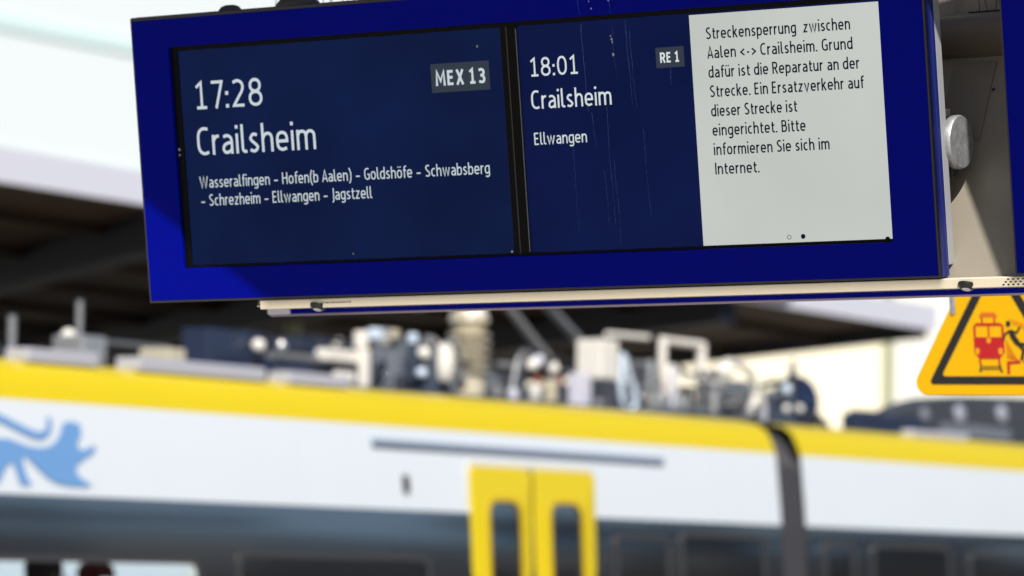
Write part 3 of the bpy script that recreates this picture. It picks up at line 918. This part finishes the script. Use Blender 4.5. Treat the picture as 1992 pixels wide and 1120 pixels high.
# lion emblem: walking lion facing forwards along the train
LION = [(-4.836, 2.254), (-4.775, 2.257), (-4.697, 2.24), (-4.618, 2.224), (-4.536, 2.22), (-4.462, 2.229), (-4.406, 2.257), (-4.368, 2.298), (-4.355, 2.331), (-4.336, 2.351), (-4.282, 2.36), (-4.23, 2.355), (-4.198, 2.337), (-4.207, 2.31),
        (-4.196, 2.291), (-4.228, 2.277), (-4.227, 2.257), (-4.245, 2.24), (-4.222, 2.225), (-4.18, 2.222), (-4.139, 2.238), (-4.101, 2.249), (-4.089, 2.229), (-4.123, 2.202), (-4.169, 2.185), (-4.209, 2.166), (-4.244, 2.146), (-4.261, 2.126),
        (-4.249, 2.1), (-4.209, 2.075), (-4.157, 2.059), (-4.137, 2.044), (-4.223, 2.038), (-4.317, 2.039), (-4.401, 2.047), (-4.472, 2.067), (-4.55, 2.11), (-4.608, 2.147), (-4.655, 2.178), (-4.678, 2.158), (-4.662, 2.113), (-4.646, 2.069),
        (-4.613, 2.047), (-4.629, 2.033), (-4.7, 2.035), (-4.718, 2.067), (-4.734, 2.105), (-4.76, 2.148), (-4.793, 2.128), (-4.827, 2.089), (-4.86, 2.045), (-4.98, 2.035), (-5.0, 2.06), (-4.95, 2.09), (-4.96, 2.15), (-5.08, 2.13), (-5.16, 2.07), (-5.15, 2.035),
        (-5.26, 2.035), (-5.28, 2.10), (-5.20, 2.18), (-5.18, 2.24), (-5.06, 2.262)]
LTAIL = cr([(-5.14, 2.24), (-5.22, 2.29), (-5.14, 2.345), (-4.99, 2.362), (-4.877, 2.361), (-4.8, 2.345), (-4.704, 2.317), (-4.607, 2.291), (-4.537, 2.281), (-4.482, 2.296), (-4.45, 2.333), (-4.457, 2.372)])
lean = lambda z: side(z) - .006
lm = MB()
lm.add([(s, lean(z), z) for s, z in LION], [tuple(range(len(LION)))])
ribbon(lm, LTAIL, .019, lambda a, b, d: (a, lean(b) - .001, b), 0)
lm.build("lion_emblem", M['lion'], car1, fix=False)
# gangway bellows
gb = MB()
k = 0
gp = [(side(0) + .004, -.35), (side(0) + .004, 1.0), (side(1.99) + .004, 1.99), (side(2.38) + .010, 2.38), (.20, 2.57), (.45, 2.62), (2.35, 2.62), (2.60, 2.57), (2.75, 2.38), (2.79, 1.99), (2.84, 1.0), (2.84, -.35)]
nr = 9
for i in range(nr * 2 + 1):
    s = 3.105 + (3.435 - 3.105) * i / (nr * 2)
    inset = .020 if i % 2 else 0.0
    for y, z in gp:
        yc = y + inset if y < 1.4 else y - inset
        gb.v.append((s, yc, z - inset * .6 if z > 2.3 else z))
m_ = len(gp)
for i in range(nr * 2):
    for k in range(m_ - 1):
        a = i * m_ + k
        gb.f.append((a, a + m_, a + m_ + 1, a + 1))
gb.build("gangway_bellows", mat("bellows_grey", (0.034, 0.034, 0.042), 0.6, spec=0.2), train, fix=False)

# ---- roof equipment
def eq(name, m, par=car1):
    def go(mb, smooth=False, bevel=0.0):
        return mb.build(name, M[m] if isinstance(m, str) else m, par, smooth, bevel)
    return go
for s0, s1, z1 in ((-4.45, -3.88, 2.720), (-3.55, -2.42, 2.722), (-2.20, -1.62, 2.715), (-7.5, -4.7, 2.72)):
    eq("roof_edge_fairing", 'fairing')(MB().box(s0, s1, .17, .32, 2.648, z1), bevel=.01)
eq("cable_duct", 'silver')(MB().box(-3.72, -3.52, .40, .60, 2.68, 2.83), bevel=.01)
eq("cable_duct", 'beige')(MB().box(-3.05, -2.90, .35, .55, 2.68, 2.80), bevel=.01)
eq("antenna_rod", 'steel')(MB().tube([(-3.24, .8, 2.70), (-3.24, .8, 3.045)], .018, 10))
eq("antenna_rod", 'steel')(MB().tube([(-3.80, .8, 2.70), (-3.80, .8, 2.93)], .022, 10))
eq("antenna_dome", 'offwhite')(MB().lathe((-3.33, .8, 2.76), (0, 0, 1), [(.03, 0), (.045, .02), (.052, .06), (.045, .10), (.025, .125), (.004, .133)], 18), smooth=True)
eq("roof_rail", 'steel')(MB().tube([(-3.6, .7, 2.70), (-3.55, .7, 2.83), (-2.6, .7, 2.83), (-2.5, .7, 2.70)], .012, 8))
eq("roof_strut", 'darkbox')(MB().tube([(-4.25, .8, 3.12), (-3.92, .8, 2.72)], .035, 10))
# dark converter casing with pale rails
def block(name, m, s0, s1, y0, y1, z0, z1, par=car1, bevel=.012):
    return eq(name, m, par)(MB().box(s0, s1, y0, y1, z0, z1), bevel=bevel)
def knob(name, m, p, r, axis=(-.1, -.6, .8)):
    return eq(name, m)(MB().lathe(Vector(p) - Vector(axis).normalized() * r * .6, axis, [(r * .5, 0), (r * .9, r * .25), (r, r * .6), (r * .85, r), (r * .5, r * 1.35), (r * .08, r * 1.5)], 16), smooth=True)
for row in (
    ("equipment_base", 'darkbox', -.95, 4.42, .50, .62, 2.66, 2.70),
    ("converter_box", 'navy', -1.95, -.507, .90, 1.09, 2.70, 2.982), ("converter_box", 'navy', -1.434, -.65, .80, .897, 2.741, 2.82),
    ("frame_bar", 'offwhite', -1.152, -.701, .66, .737, 2.838, 2.909), ("frame_post", 'offwhite', -.834, -.763, .61, .658, 2.66, 2.922),
    ("frame_bar", 'offwhite', -1.017, -.845, .66, .71, 2.727, 2.786),
    ("cabinet", 'greybox', -.343, -.19, .74, .892, 2.68, 3.005), ("cabinet", 'slate', -.104, .043, .66, .803, 2.672, 2.985),
    ("cabinet", 'slate', .20, .34, .72, .86, 2.672, 2.90),
    ("gearbox", 'darkbox', 1.05, 1.411, .90, 1.12, 2.70, 2.95), ("gearbox", 'greybox', .80, 1.00, .84, .94, 2.70, 2.86),
    ("connector_block", 'offwhite', 2.051, 2.267, .74, .932, 2.893, 3.147), ("connector_block", 'lilac', 1.617, 1.737, .62, .728, 2.69, 2.909),
    ("drive_box", 'darkbox', 1.982, 2.11, .66, .773, 2.69, 2.889), ("drive_box", 'darkbox', 3.193, 3.363, 1.1, 1.198, 2.70, 3.08),
    ("drive_box", 'greybox', 3.195, 3.547, .90, 1.1, 2.70, 2.90), ("drive_box", 'darkbox', 3.299, 3.371, .70, .761, 2.69, 2.976),
    ("drive_box", 'darkbox', 2.60, 2.72, .80, .90, 2.69, 2.96), ("drive_box", 'greybox', 2.40, 2.55, .95, 1.1, 2.69, 3.02),
    ("drive_box", 'greybox', 3.927, 4.332, .90, .995, 2.83, 2.989), ("drive_box", 'darkbox', 3.80, 4.40, .85, 1.07, 2.69, 2.825),
    ("hood_bracket", 'slate', 4.33, 4.52, .66, .80, 2.60, 2.93)):
    block(*row)
for row in (("pipe", 'silver', -1.10, .75, -.62, 2.868, .030), ("pipe", 'steel', -1.62, .72, -1.10, 2.845, .024), ("pipe", 'steel', -1.617, .68, -1.116, 2.748, .018), ("pipe", 'steel', -1.0, .64, -.80, 2.70, .02)):
    n_, m__, a_, y_, b_, z_, r_ = row
    eq(n_, m__)(MB().tube([(a_, y_, z_), (b_, y_, z_)], r_, 10), smooth=True)
eq("tube_frame", 'offwhite')(MB().tube([(2.469, .95, 3.205), (3.0, .95, 3.212)], .020, 10).tube([(2.963, .82, 2.70), (2.963, .82, 3.215)], .030, 10).tube([(2.963, .82, 3.19), (3.49, .82, 3.19)], .026, 10)
                          .tube([(3.485, .82, 2.85), (3.485, .82, 3.205)], .034, 10).tube([(3.15, .82, 2.988), (3.46, .82, 2.995)], .018, 10), smooth=True)
for m__, p, r in (('offwhite', (-1.543, .85, 2.905), .042), ('silver', (-1.322, .85, 2.917), .038), ('offwhite', (-.74, .85, 2.955), .042),
                  ('offwhite', (-.224, .60, 2.93), .042), ('pale_blue', (-.248, .60, 2.813), .034), ('offwhite', (1.145, .70, 2.933), .042), ('offwhite', (1.389, .70, 2.929), .045), ('lilac', (1.22, .7, 2.965), .04),
                  ('redbrown', (1.18, .68, 2.84), .035), ('redbrown', (1.455, .70, 2.85), .040), ('offwhite', (3.591, .70, 3.026), .065)):
    knob("terminal", m__, p, r)
def cyl(name, m__, p, r, h_, ax=(0, 0, 1)):
    eq(name, m__)(MB().lathe(p, ax, [(r * .8, 0), (r, .01), (r, h_ * .4), (r * .8, h_ * .45), (r, h_ * .5), (r, h_ - .01), (r * .7, h_)], 14), smooth=True)
for name, m__, p, r, h_ in (("terminal_stack", 'offwhite', (-.74, .70, 2.93), .045, .10), ("terminal_stack", 'pale_blue', (-.60, .70, 2.985), .05, .07), ("terminal_stack", 'silver', (-.50, .70, 2.96), .035, .10), ("terminal_stack", 'beige', (-.349, .74, 3.004), .045, .06),
                            ("terminal_stack", 'pale_blue', (-.32, .62, 2.98), .035, .06), ("terminal_stack", 'steel', (-.18, .60, 2.975), .03, .06), ("terminal_stack", 'offwhite', (1.02, .60, 2.71), .03, .10), ("terminal_stack", 'beige', (1.30, .66, 2.71), .045, .14),
                            ("terminal_stack", 'steel', (3.05, .70, 2.70), .04, .14), ("terminal_stack", 'silver', (3.40, .68, 2.72), .035, .16), ("terminal_stack", 'steel', (.62, .62, 2.70), .04, .08), ("terminal_stack", 'lilac', (.80, .62, 2.69), .035, .08), ("terminal_stack", 'steel', (1.75, .58, 2.68), .03, .07)):
    cyl(name, m__, p, r, h_)
for pts, r, m__ in (([(-1.5, .86, 2.95), (-1.1, .84, 2.99), (-.75, .8, 2.97), (-.6, .74, 3.02)], .012, 'rubber'), ([(-.2, .64, 2.98), (-.05, .66, 3.03), (.1, .7, 2.99)], .012, 'silver'), ([(.35, .74, 2.88), (.6, .72, 2.93), (.9, .74, 2.88), (1.1, .76, 2.93)], .016, 'rubber'),
                    ([(.9, .7, 2.72), (1.0, .7, 2.98), (1.15, .72, 3.0), (1.2, .74, 2.9)], .014, 'steel'), ([(1.3, .68, 2.96), (1.5, .7, 3.0), (1.65, .7, 2.92)], .012, 'rubber'), ([(2.3, .72, 2.75), (2.5, .72, 2.86), (2.75, .74, 2.84), (2.95, .76, 2.9)], .018, 'steel'),
                    ([(2.3, .66, 2.70), (2.6, .66, 2.73), (3.2, .66, 2.74), (3.5, .66, 2.70)], .016, 'silver'), ([(3.1, .8, 3.05), (3.3, .8, 2.98), (3.5, .8, 3.02), (3.7, .8, 2.94)], .013, 'rubber'), ([(3.0, .9, 2.72), (3.05, .9, 3.02)], .018, 'steel'), ([(3.2, .9, 2.72), (3.25, .9, 2.98)], .016, 'greybox'),
                    ([(2.72, .78, 2.72), (2.74, .78, 3.05)], .020, 'silver'), ([(2.5, .9, 3.02), (3.1, .9, 3.04)], .018, 'steel'), ([(3.7, .84, 2.80), (4.3, .84, 2.84)], .018, 'silver'), ([(3.75, .82, 2.86), (4.25, .82, 2.90)], .014, 'steel'), ([(4.2, .8, 2.93), (4.45, .78, 2.99), (4.6, .76, 2.95)], .022, 'rubber'),
                    ([(4.95, .76, 2.80), (5.1, .76, 2.74), (5.25, .8, 2.70)], .03, 'rubber'), ([(4.88, .76, 2.76), (4.98, .74, 2.68), (5.05, .72, 2.63)], .03, 'rubber')):
    eq("cable" if m__ == 'rubber' else "conduit", m__)(MB().tube(cr3(pts), r, 8), smooth=True)
for p, r in (((-.46, .735, 2.795), .011), ((-.42, .735, 2.795), .011), ((-.38, .735, 2.797), .011), ((.141, .60, 2.848), .016), ((.056, .58, 2.752), .016), ((.12, .6, 2.82), .012), ((-.24, .585, 2.86), .014),
             ((3.593, .60, 2.734), .014), ((3.655, .60, 2.736), .012), ((3.879, .60, 2.747), .014), ((3.935, .60, 2.748), .012), ((3.3, .60, 2.80), .012), ((2.55, .6, 2.80), .014), ((2.2, .6, 2.95), .010), ((-1.3, .60, 2.74), .010), ((1.9, .6, 2.75), .012), ((1.05, .6, 2.73), .012)):
    eq("glint_bolt", 'chrome')(MB().lathe(Vector(p) - Vector((0, 0, r)), (0, 0, 1), [(r * math.sin(R(a)) + 1e-4, r - r * math.cos(R(a))) for a in range(0, 181, 15)], 16), smooth=True)  # small chrome balls added to throw round sun glints
eq("cabinet_vent", 'darkbox')(MB().box(-.33, -.20, .728, .7395, 2.73, 2.80))
# ribbed insulator with pale head
ins = [(.02, .0), (.10, .0), (.10, .12)]
for i in range(5):
    z = .15 + i * .055
    ins += [(.085, z), (.135, z + .012), (.135, z + .022), (.085, z + .036)]
ins += [(.10, .44), (.125, .47), (.11, .52), (.05, .55), (.005, .555)]
eq("insulator", 'beige')(MB().lathe((.575, .80, 2.70), (0, 0, 1), ins, 24), smooth=True)
eq("insulator_cap", 'offwhite')(MB().lathe((.56, .77, 3.19), (0, 0, 1), [(.085, 0), (.09, .03), (.07, .07), (.01, .085)], 18), smooth=True)
eq("surge_arrester", 'offwhite')(MB().lathe((.08, .66, 2.78), (0, 0, 1), [(.04, 0), (.060, .03), (.068, .12), (.06, .19), (.02, .22)], 18), smooth=True)
eq("busbar", 'silver')(MB().tube([(.08, .66, 2.98), (.25, .7, 3.03), (.42, .75, 2.96), (.46, .76, 2.80)], .022, 10), smooth=True)
# pantograph (its head is above the picture)
pant = eq("pantograph_arm", 'steel')
pant(MB().tube([(1.72, .9, 2.97), (1.249, .9, 3.254), (.62, .9, 3.63)], [.030, .028, .026], 10))
pant(MB().tube([(2.80, 1.3, 3.14), (2.37, 1.3, 3.353), (1.80, 1.3, 3.63)], [.032, .03, .026], 10))
pant(MB().tube([(.62, .9, 3.63), (1.5, 1.0, 4.2)], [.026, .020], 10))
pant(MB().tube([(1.80, 1.3, 3.63), (1.6, 1.2, 4.2)], [.026, .020], 10))
eq("pantograph_head", 'darkbox')(MB().box(1.42, 1.68, .45, 2.05, 4.20, 4.26), bevel=.02)
rr = random.Random(11)
for i in range(34):
    s_ = rr.uniform(-.1, 3.7)
    y_ = rr.uniform(.95, 1.6)
    w_, h_ = rr.uniform(.05, .22), rr.uniform(.06, .26)
    m__ = rr.choice(('darkbox', 'darkbox', 'navy', 'greybox', 'steel', 'slate'))
    if i % 3 == 0:
        eq("roof_fitting", m__)(MB().lathe((s_, y_, 2.69), (0, 0, 1), [(.05, 0), (.055, h_ * .8), (.03, h_), (.004, h_ * 1.05)], 12), smooth=True)
    else:
        block("roof_fitting", m__, s_, s_ + w_, y_, y_ + .12, 2.69, 2.70 + h_)
rr = random.Random(23)
for i in range(16):
    a_ = rr.uniform(-.1, 3.9)
    l_ = rr.uniform(.25, .8)
    y_ = rr.uniform(.66, .98)
    z_ = rr.uniform(2.76, 2.98)
    eq("conduit", rr.choice(('silver', 'steel', 'offwhite', 'galv')))(MB().tube([(a_, y_, z_), (a_ + l_, y_, z_ + rr.uniform(-.02, .02))], rr.uniform(.008, .016), 8), smooth=True)
for i in range(20):
    a_ = rr.uniform(-.1, 4.2)
    y_ = rr.uniform(.64, .95)
    z_ = rr.uniform(2.80, 3.04)
    eq("stanchion", rr.choice(('silver', 'offwhite', 'steel', 'lilac')))(MB().tube([(a_, y_, 2.69), (a_, y_, z_)], rr.uniform(.009, .018), 8), smooth=True)
# looping pale pipe
eq("hose", 'pale_blue')(MB().tube([(2.10, .62, 3.06), (2.10, .62, 2.98), (2.085, .62, 2.88), (2.10, .62, 2.77), (2.14, .62, 2.71), (2.23, .62, 2.70), (2.28, .62, 2.74), (2.25, .62, 2.84), (2.17, .62, 2.95), (2.13, .62, 3.04)], .020, 10), smooth=True)
eq("cylinder_tank", 'offwhite')(MB().lathe((2.903, .72, 2.83), (0, 0, 1), [(.045, 0), (.052, .03), (.052, .15), (.035, .19), (.01, .2)], 16), smooth=True)
eq("cylinder_tank", 'silver')(MB().lathe((2.70, .76, 2.79), (1, 0, 0), [(.02, 0), (.06, .02), (.06, .42), (.02, .44)], 18), smooth=True)
# cable reel near the car end
cs, cz = 3.79, 2.90
eq("reel_ring", 'offwhite')(MB().tube([(cs + .33 * math.cos(R(a)), .75, cz + .19 * math.sin(R(a))) for a in range(-50, 120, 8)], .026, 10), smooth=True)
eq("reel_drum", 'silver')(MB().lathe((cs - .06, .84, cz + .02), (0, 1, 0), [(.02, 0), (.12, .01), (.12, .06), (.02, .07)], 22), smooth=True)
# round hood and hoses over the gangway
hood = eq("gangway_hood", mat("blue_black_gloss", (0.012, 0.02, 0.055), 0.16, coat=0.8))
hood(MB().lathe((4.76, .76, 2.875), (-.45, -1, .1), [(.12, -.10), (.172, -.08), (.182, -.03), (.176, 0), (.14, .035), (.06, .05), (.005, .055)], 30), smooth=True)
hood(MB().tube([(4.66, .76, 2.98), (4.655, .755, 3.08), (4.65, .75, 3.16)], [.05, .022, .012], 10), smooth=True)
eq("hose", 'rubber')(MB().tube([(4.40, .72, 2.66), (4.42, .70, 2.80), (4.50, .70, 2.93), (4.62, .72, 3.0)], .040, 10), smooth=True)
for m__, p, r in (('pale_blue', (4.276, .60, 2.931), .040), ('offwhite', (4.279, .60, 2.798), .030), ('offwhite', (4.472, .60, 2.807), .030)):
    knob("hood_lens", m__, p, r, (.2, -1, .3))
# second car: low dark box and air-conditioning unit with a rising front
block("equipment_box", 'navy', 5.623, 6.72, .75, .876, 2.66, 2.828, car2)
for i in range(8):
    eq("cooling_fin", 'darkbox', car2)(MB().box(5.70 + i * .055, 5.725 + i * .055, .77, .86, 2.83, 2.856))
acp = [(6.24, 2.66), (6.24, 2.84), (6.36, 2.88), (6.64, 2.945), (6.95, 2.995), (7.6, 3.04), (8.6, 3.075), (12.5, 3.09), (12.7, 2.95), (12.7, 2.66)]
eq("aircon_unit", 'darkbox', car2)(MB().prism(acp, .80, 1.0, lambda a, b, d: (a, d, b)), bevel=.02)
for s_, z_, r_, m__ in ((6.782, 2.86, .060, 'greybox'), (7.368, 2.896, .072, 'reflection_pale'), (8.101, 2.927, .072, 'reflection_pale'), (8.9, 2.94, .072, 'reflection_pale')):
    eq("reflection_disc", m__, car2)(MB().lathe((s_, .797, z_), (0, -1, .15), [(r_, -.02), (r_, .012), (r_ * .7, .03), (.004, .036)], 20), smooth=True)  # pale discs standing for bright oval reflections on the unit
block("aircon_hatch", 'greybox', 7.05, 8.25, .785, .7985, 2.72, 2.82, car2, .004)
block("roof_edge_fairing", 'fairing', 5.4, 6.3, .20, .30, 2.645, 2.70, car2)

# ------------------------------------------------------------------ passengers standing behind the clear window
def person(name, label, s, y, z_top, face, hair_m, cloth, cap=False):
    h = z_top - .0
    k = h / 1.68
    mw = TRAIN @ Matrix.Translation((s, y, 0.0)) @ Matrix.Rotation(face, 4, 'Z')
    root = thing(name, label, "person", mw)
    J = {'pelvis': ((0, 0, .90), .135), 'waist': ((0, .01, 1.06), .125), 'chest': ((0, .0, 1.25), .15), 'neck0': ((0, .0, 1.40), .075), 'neck': ((0, -.01, 1.46), .055), 'head0': ((0, -.02, 1.53), .080), 'head': ((0, -.02, 1.60), .088)}
    seq = ['pelvis', 'waist', 'chest', 'neck0', 'neck', 'head0', 'head']
    vs = [J[n][0] for n in seq]
    rs = [J[n][1] for n in seq]
    ed = [(i, i + 1) for i in range(len(seq) - 1)]
    for sg in (-1, 1):
        b = len(vs)
        vs += [(sg * .17, 0, 1.36), (sg * .22, .03, 1.10), (sg * .20, -.10, .90), (sg * .19, -.16, .83)]
        rs += [.065, .048, .036, .032]
        ed += [(2, b), (b, b + 1), (b + 1, b + 2), (b + 2, b + 3)]
        b = len(vs)
        vs += [(sg * .09, 0, .82), (sg * .10, -.01, .48), (sg * .10, .02, .09), (sg * .11, -.12, .04)]
        rs += [.09, .062, .045, .035]
        ed += [(0, b), (b, b + 1), (b + 1, b + 2), (b + 2, b + 3)]
    me = bpy.data.meshes.new("body")
    me.from_pydata([tuple(c * k for c in v) for v in vs], ed, [])
    o = bpy.data.objects.new("body", me)
    C.objects.link(o)
    o.parent = root
    sk = o.modifiers.new("skin", 'SKIN')
    for i, sv in enumerate(me.skin_vertices[0].data):
        sv.radius = (rs[i] * k, rs[i] * k * (.72 if i in (0, 1, 2) else 1.0))
        sv.use_root = i == 0
    sub = o.modifiers.new("sub", 'SUBSURF')
    sub.levels = sub.render_levels = 2
    me.materials.append(M['skin'])
    # clothing shell over the trunk and arms
    cl = MB()
    cl.lathe((0, 0, .78 * k), (0, 0, 1), [(.17, 0), (.175, .12), (.165, .28), (.185, .48), (.17, .58), (.085, .655), (.075, .67)], 20)
    for v in range(len(cl.v)):
        x_, y_, z_ = cl.v[v]
        cl.v[v] = (x_ * 1.12, y_ * .78, z_)
    for sg in (-1, 1):
        cl.tube([(sg * .15 * k, 0, 1.37 * k), (sg * .225 * k, .03, 1.10 * k), (sg * .203 * k, -.10, .92 * k)], [.078, .060, .048], 12)
    cl.build("jacket", M[cloth], root, smooth=True)
    # face: nose, ears
    fc = MB()
    fc.lathe((0, -.10 * k, 1.565 * k), (0, -1, -.25), [(.016, 0), (.012, .02), (.003, .03)], 10)
    for sg in (-1, 1):
        fc.lathe((sg * .083 * k, -.015, 1.575 * k), (sg, 0, 0), [(.024, 0), (.026, .008), (.006, .014)], 10)
    fc.build("face", M['skin'], root, smooth=True)
    hr = MB()
    if cap:
        hr.lathe((0, -.018, 1.60 * k), (0, 0, 1), [(.102, 0), (.104, .03), (.090, .07), (.05, .095), (.005, .10)], 20)
        hr.tube([(0, -.10, 1.605 * k), (0, -.19, 1.595 * k)], [.055, .03], 10)
        hr.build("cap", M[hair_m], root, smooth=True)
    else:
        hr.lathe((0, .008, 1.50 * k), (0, 0, 1), [(.07, 0), (.094, .05), (.104, .12), (.090, .17), (.05, .20), (.005, .21)], 20)
        hr.build("hair", M[hair_m], root, smooth=True)
    return root
person("person", "dark-haired person in a dark jacket standing behind the train's left window", -3.42, .85, 1.70, R(60), 'hair', 'cloth_dark')
person("person", "person in a red cap standing behind the train's left window", -2.98, .85, 1.665, R(-70), 'cap_red', 'cloth_pale', True)

# ------------------------------------------------------------------ far canopy with skewed girders
e = Vector((-.352, .936, 0))                 # girder direction
corner = Vector((4.66, 45.9, 0))
can = thing("station_canopy", "wide dark brown flat canopy with pale fascia behind the train", "canopy", frame(corner, T, -N, Vector((0, 0, 1))))
ex, ey = e.dot(T), -e.dot(N)
def sk(a, b, z): return (a + b * ex, b * ey, z)
SL = -.0111                                   # slight fall along the platform
def cz_(a, z): return z + SL * a
def cpr(mb, a0, a1, b0, b1, z0, z1):
    vs = []
    for lo in (z0, z1):
        for a, b in ((a0, b0), (a1, b0), (a1, b1), (a0, b1)):
            vs.append(sk(a, b, cz_(a, lo)))
    return mb.add(vs, [(0, 3, 2, 1), (4, 5, 6, 7), (0, 1, 5, 4), (1, 2, 6, 5), (2, 3, 7, 6), (3, 0, 4, 7)])
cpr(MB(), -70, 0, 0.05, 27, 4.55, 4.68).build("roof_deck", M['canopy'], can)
cpr(MB(), -70.0, .15, -.03, .049, 4.47, 4.745).build("fascia", M['fascia'], can)
wb = MB()
pts_ = [(-10.5, 4.60), (-10.5, 4.47), (-7.0, 4.47), (-4.6, 4.49), (-4.2, 4.50), (-4.0, 4.53), (-3.5, 4.55), (-3.3, 4.61), (-5.0, 4.63)]
wb.prism(pts_, -.10, -.033, lambda a, b, d: sk(a, d, cz_(a, b)))
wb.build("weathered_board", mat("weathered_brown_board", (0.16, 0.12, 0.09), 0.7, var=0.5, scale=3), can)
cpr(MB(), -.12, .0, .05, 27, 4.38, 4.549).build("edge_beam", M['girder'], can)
for a in (-4.6, -9.2, -13.8, -17.2, -21.8, -26.4):
    cpr(MB(), a - .16, a + .16, .06, 26.9, 4.22, 4.549).build("girder", M['girder'], can)
for b in (2.5, 5.5, 8.5, 11.5, 14.5, 17.5, 20.5, 23.5):
    cpr(MB(), -69, -.15, b, b + .12, 4.46, 4.548).build("purlin", mat("brown_purlin", (0.035, 0.025, 0.02), 0.8, spec=0.08) if b == 2.5 else bpy.data.materials["brown_purlin"], can)
for a, b in ((-9.2, 6), (-17.2, 6), (-26.4, 6)):
    MB().box(sk(a, b, 0)[0] - .06, sk(a, b, 0)[0] + .06, sk(a, b, 0)[1] - .06, sk(a, b, 0)[1] + .06, 0.0, cz_(a, 4.215)).build("column", M['column'], can)
for a, b in ((-18.3, 8.0), (-17.6, 9.0), (-8.0, 4.0)):
    lp = thing("ceiling_lamp", ["round white lamp under the canopy's left part, left of its pair", "round white lamp under the canopy's left part, right of its pair", "round white lamp under the canopy above the pantograph gear"][[-18.3, -17.6, -8.0].index(a)], "lamp",
               can.matrix_world @ Matrix.Translation(sk(a, b, cz_(a, 4.549))), "lamps under the station canopy")
    MB().lathe((0, 0, 0), (0, 0, -1), [(.04, 0), (.04, .05), (.13, .07), (.13, .13), (.12, .131)], 18).build("lamp_housing", M['steel'], lp, smooth=True)
    MB().lathe((0, 0, -.132), (0, 0, -1), [(.115, 0), (.11, .04), (.06, .075), (.005, .085)], 18).build("lamp_cover", M['lamp_glass'], lp, smooth=True)

# ------------------------------------------------------------------ buildings
hb = thing("station_building", "cream rendered building with a white wing beyond the canopy's end", "building", Matrix.Translation((0, 78, -.6)))
MB().box(-34.0, -6.003, .3, 10, 0, 5.2).build("wall", M['wall_white'], hb)
MB().box(-6.0, 7.15, 0, 10, 0, 10.5).build("wall", M['wall_cream'], hb)
MB().box(7.153, 26, .25, 10, 0, 10.5).build("wall", M['wall_white'], hb)
MB().box(-6.3, 26.3, -.4, 10.4, 10.503, 10.8).build("roof", M['roof_sheet'], hb)
MB().tube([(7.15, -.10, 0), (7.15, -.10, 10.45)], .085, 12).build("downpipe", M['column'], hb, smooth=True)

of = thing("office_building", "bright white glazed office building behind the canopy at upper left", "building", frame(P0 + T * 6 - N * 62, T, -N, Vector((0, 0, 1))))
MB().box(0, 95, 0, 14, -.6, 24).build("facade", M['facade'], of)
MB().box(-.5, -.004, -.1, 14, -.6, 24.2).build("corner_strip", M['mullion'], of)
for z in (5.5, 9.4, 13.3, 17.2):
    MB().box(.3, 94.5, -.06, -.003, z, z + .45).build("glazing_strip", M['facade_glass'], of)

# ------------------------------------------------------------------ unseen canopy and hall, added for the train's glass to mirror
pc = thing("mirror_canopy", "dark canopy further along the near platform to the right", "canopy", TRAIN)
MB().box(30, 60, -12, -6.5, 3.9, 4.1).build("roof_deck", M['canopy'], pc)
for s in (32, 40, 48):
    MB().box(s - .12, s + .12, -9.4, -9.1, 0, 3.897).build("column", M['girder'], pc)

ha = thing("mirror_hall", "long dark brick hall along the near platform with pale doors and windows", "building", TRAIN)
MB().box(6, 90, -30, -16.5, -.6, 4.1).build("wall", mat("dark_brick", (0.09, 0.06, 0.05), 0.8, var=0.3, scale=1.5), ha)
mirror_blue = mat("mirror_blue_roof", (0.42, 0.66, 0.92), 0.5)  # roof blue chosen to show as sky-blue streaks in the glass
rr = random.Random(3)
s_ = 6.0
while s_ < 80:
    w_ = rr.uniform(1.6, 5.0)
    lift = rr.uniform(0, .22)
    if rr.random() < .86:
        MB().prism([(-16.2, 4.11 + lift), (-20.5, 6.6 + lift), (-20.5, 6.5 + lift), (-16.2, 4.105)], s_, s_ + w_ - .02, lambda a, b, d: (d, a, b)).build("roof", mirror_blue, ha)
        if rr.random() < .8:
            z_ = rr.uniform(4.42, 4.75)
            MB().box(s_, s_ + w_ - .02, -18.9, -16.75, z_, z_ + rr.uniform(.12, .30)).build("mirror_dark_bar", M['girder'], ha)  # dark bar added to split the mirrored blue into streaks
    else:
        MB().box(s_, s_ + w_ - .02, -18.5, -16.3, 4.105, 5.0).build("mirror_dark_block", M['girder'], ha)  # dark block added as a break in the mirrored blue
    if rr.random() < .5:
        MB().box(s_, s_ + w_ * .8, -16.497, -16.44, 3.86, 4.0).build("mirror_pale_band", M['offwhite'], ha)  # pale stripe added for the glass to mirror
    s_ += w_
for k in range(12):
    s_ = 8 + k * 6.4
    MB().box(s_, s_ + 2.2, -16.497, -16.45, .0 if k % 3 == 0 else 1.2, 2.6).build("door" if k % 3 == 0 else "window", M['offwhite'] if k % 2 == 0 else M['facade_glass'], ha)
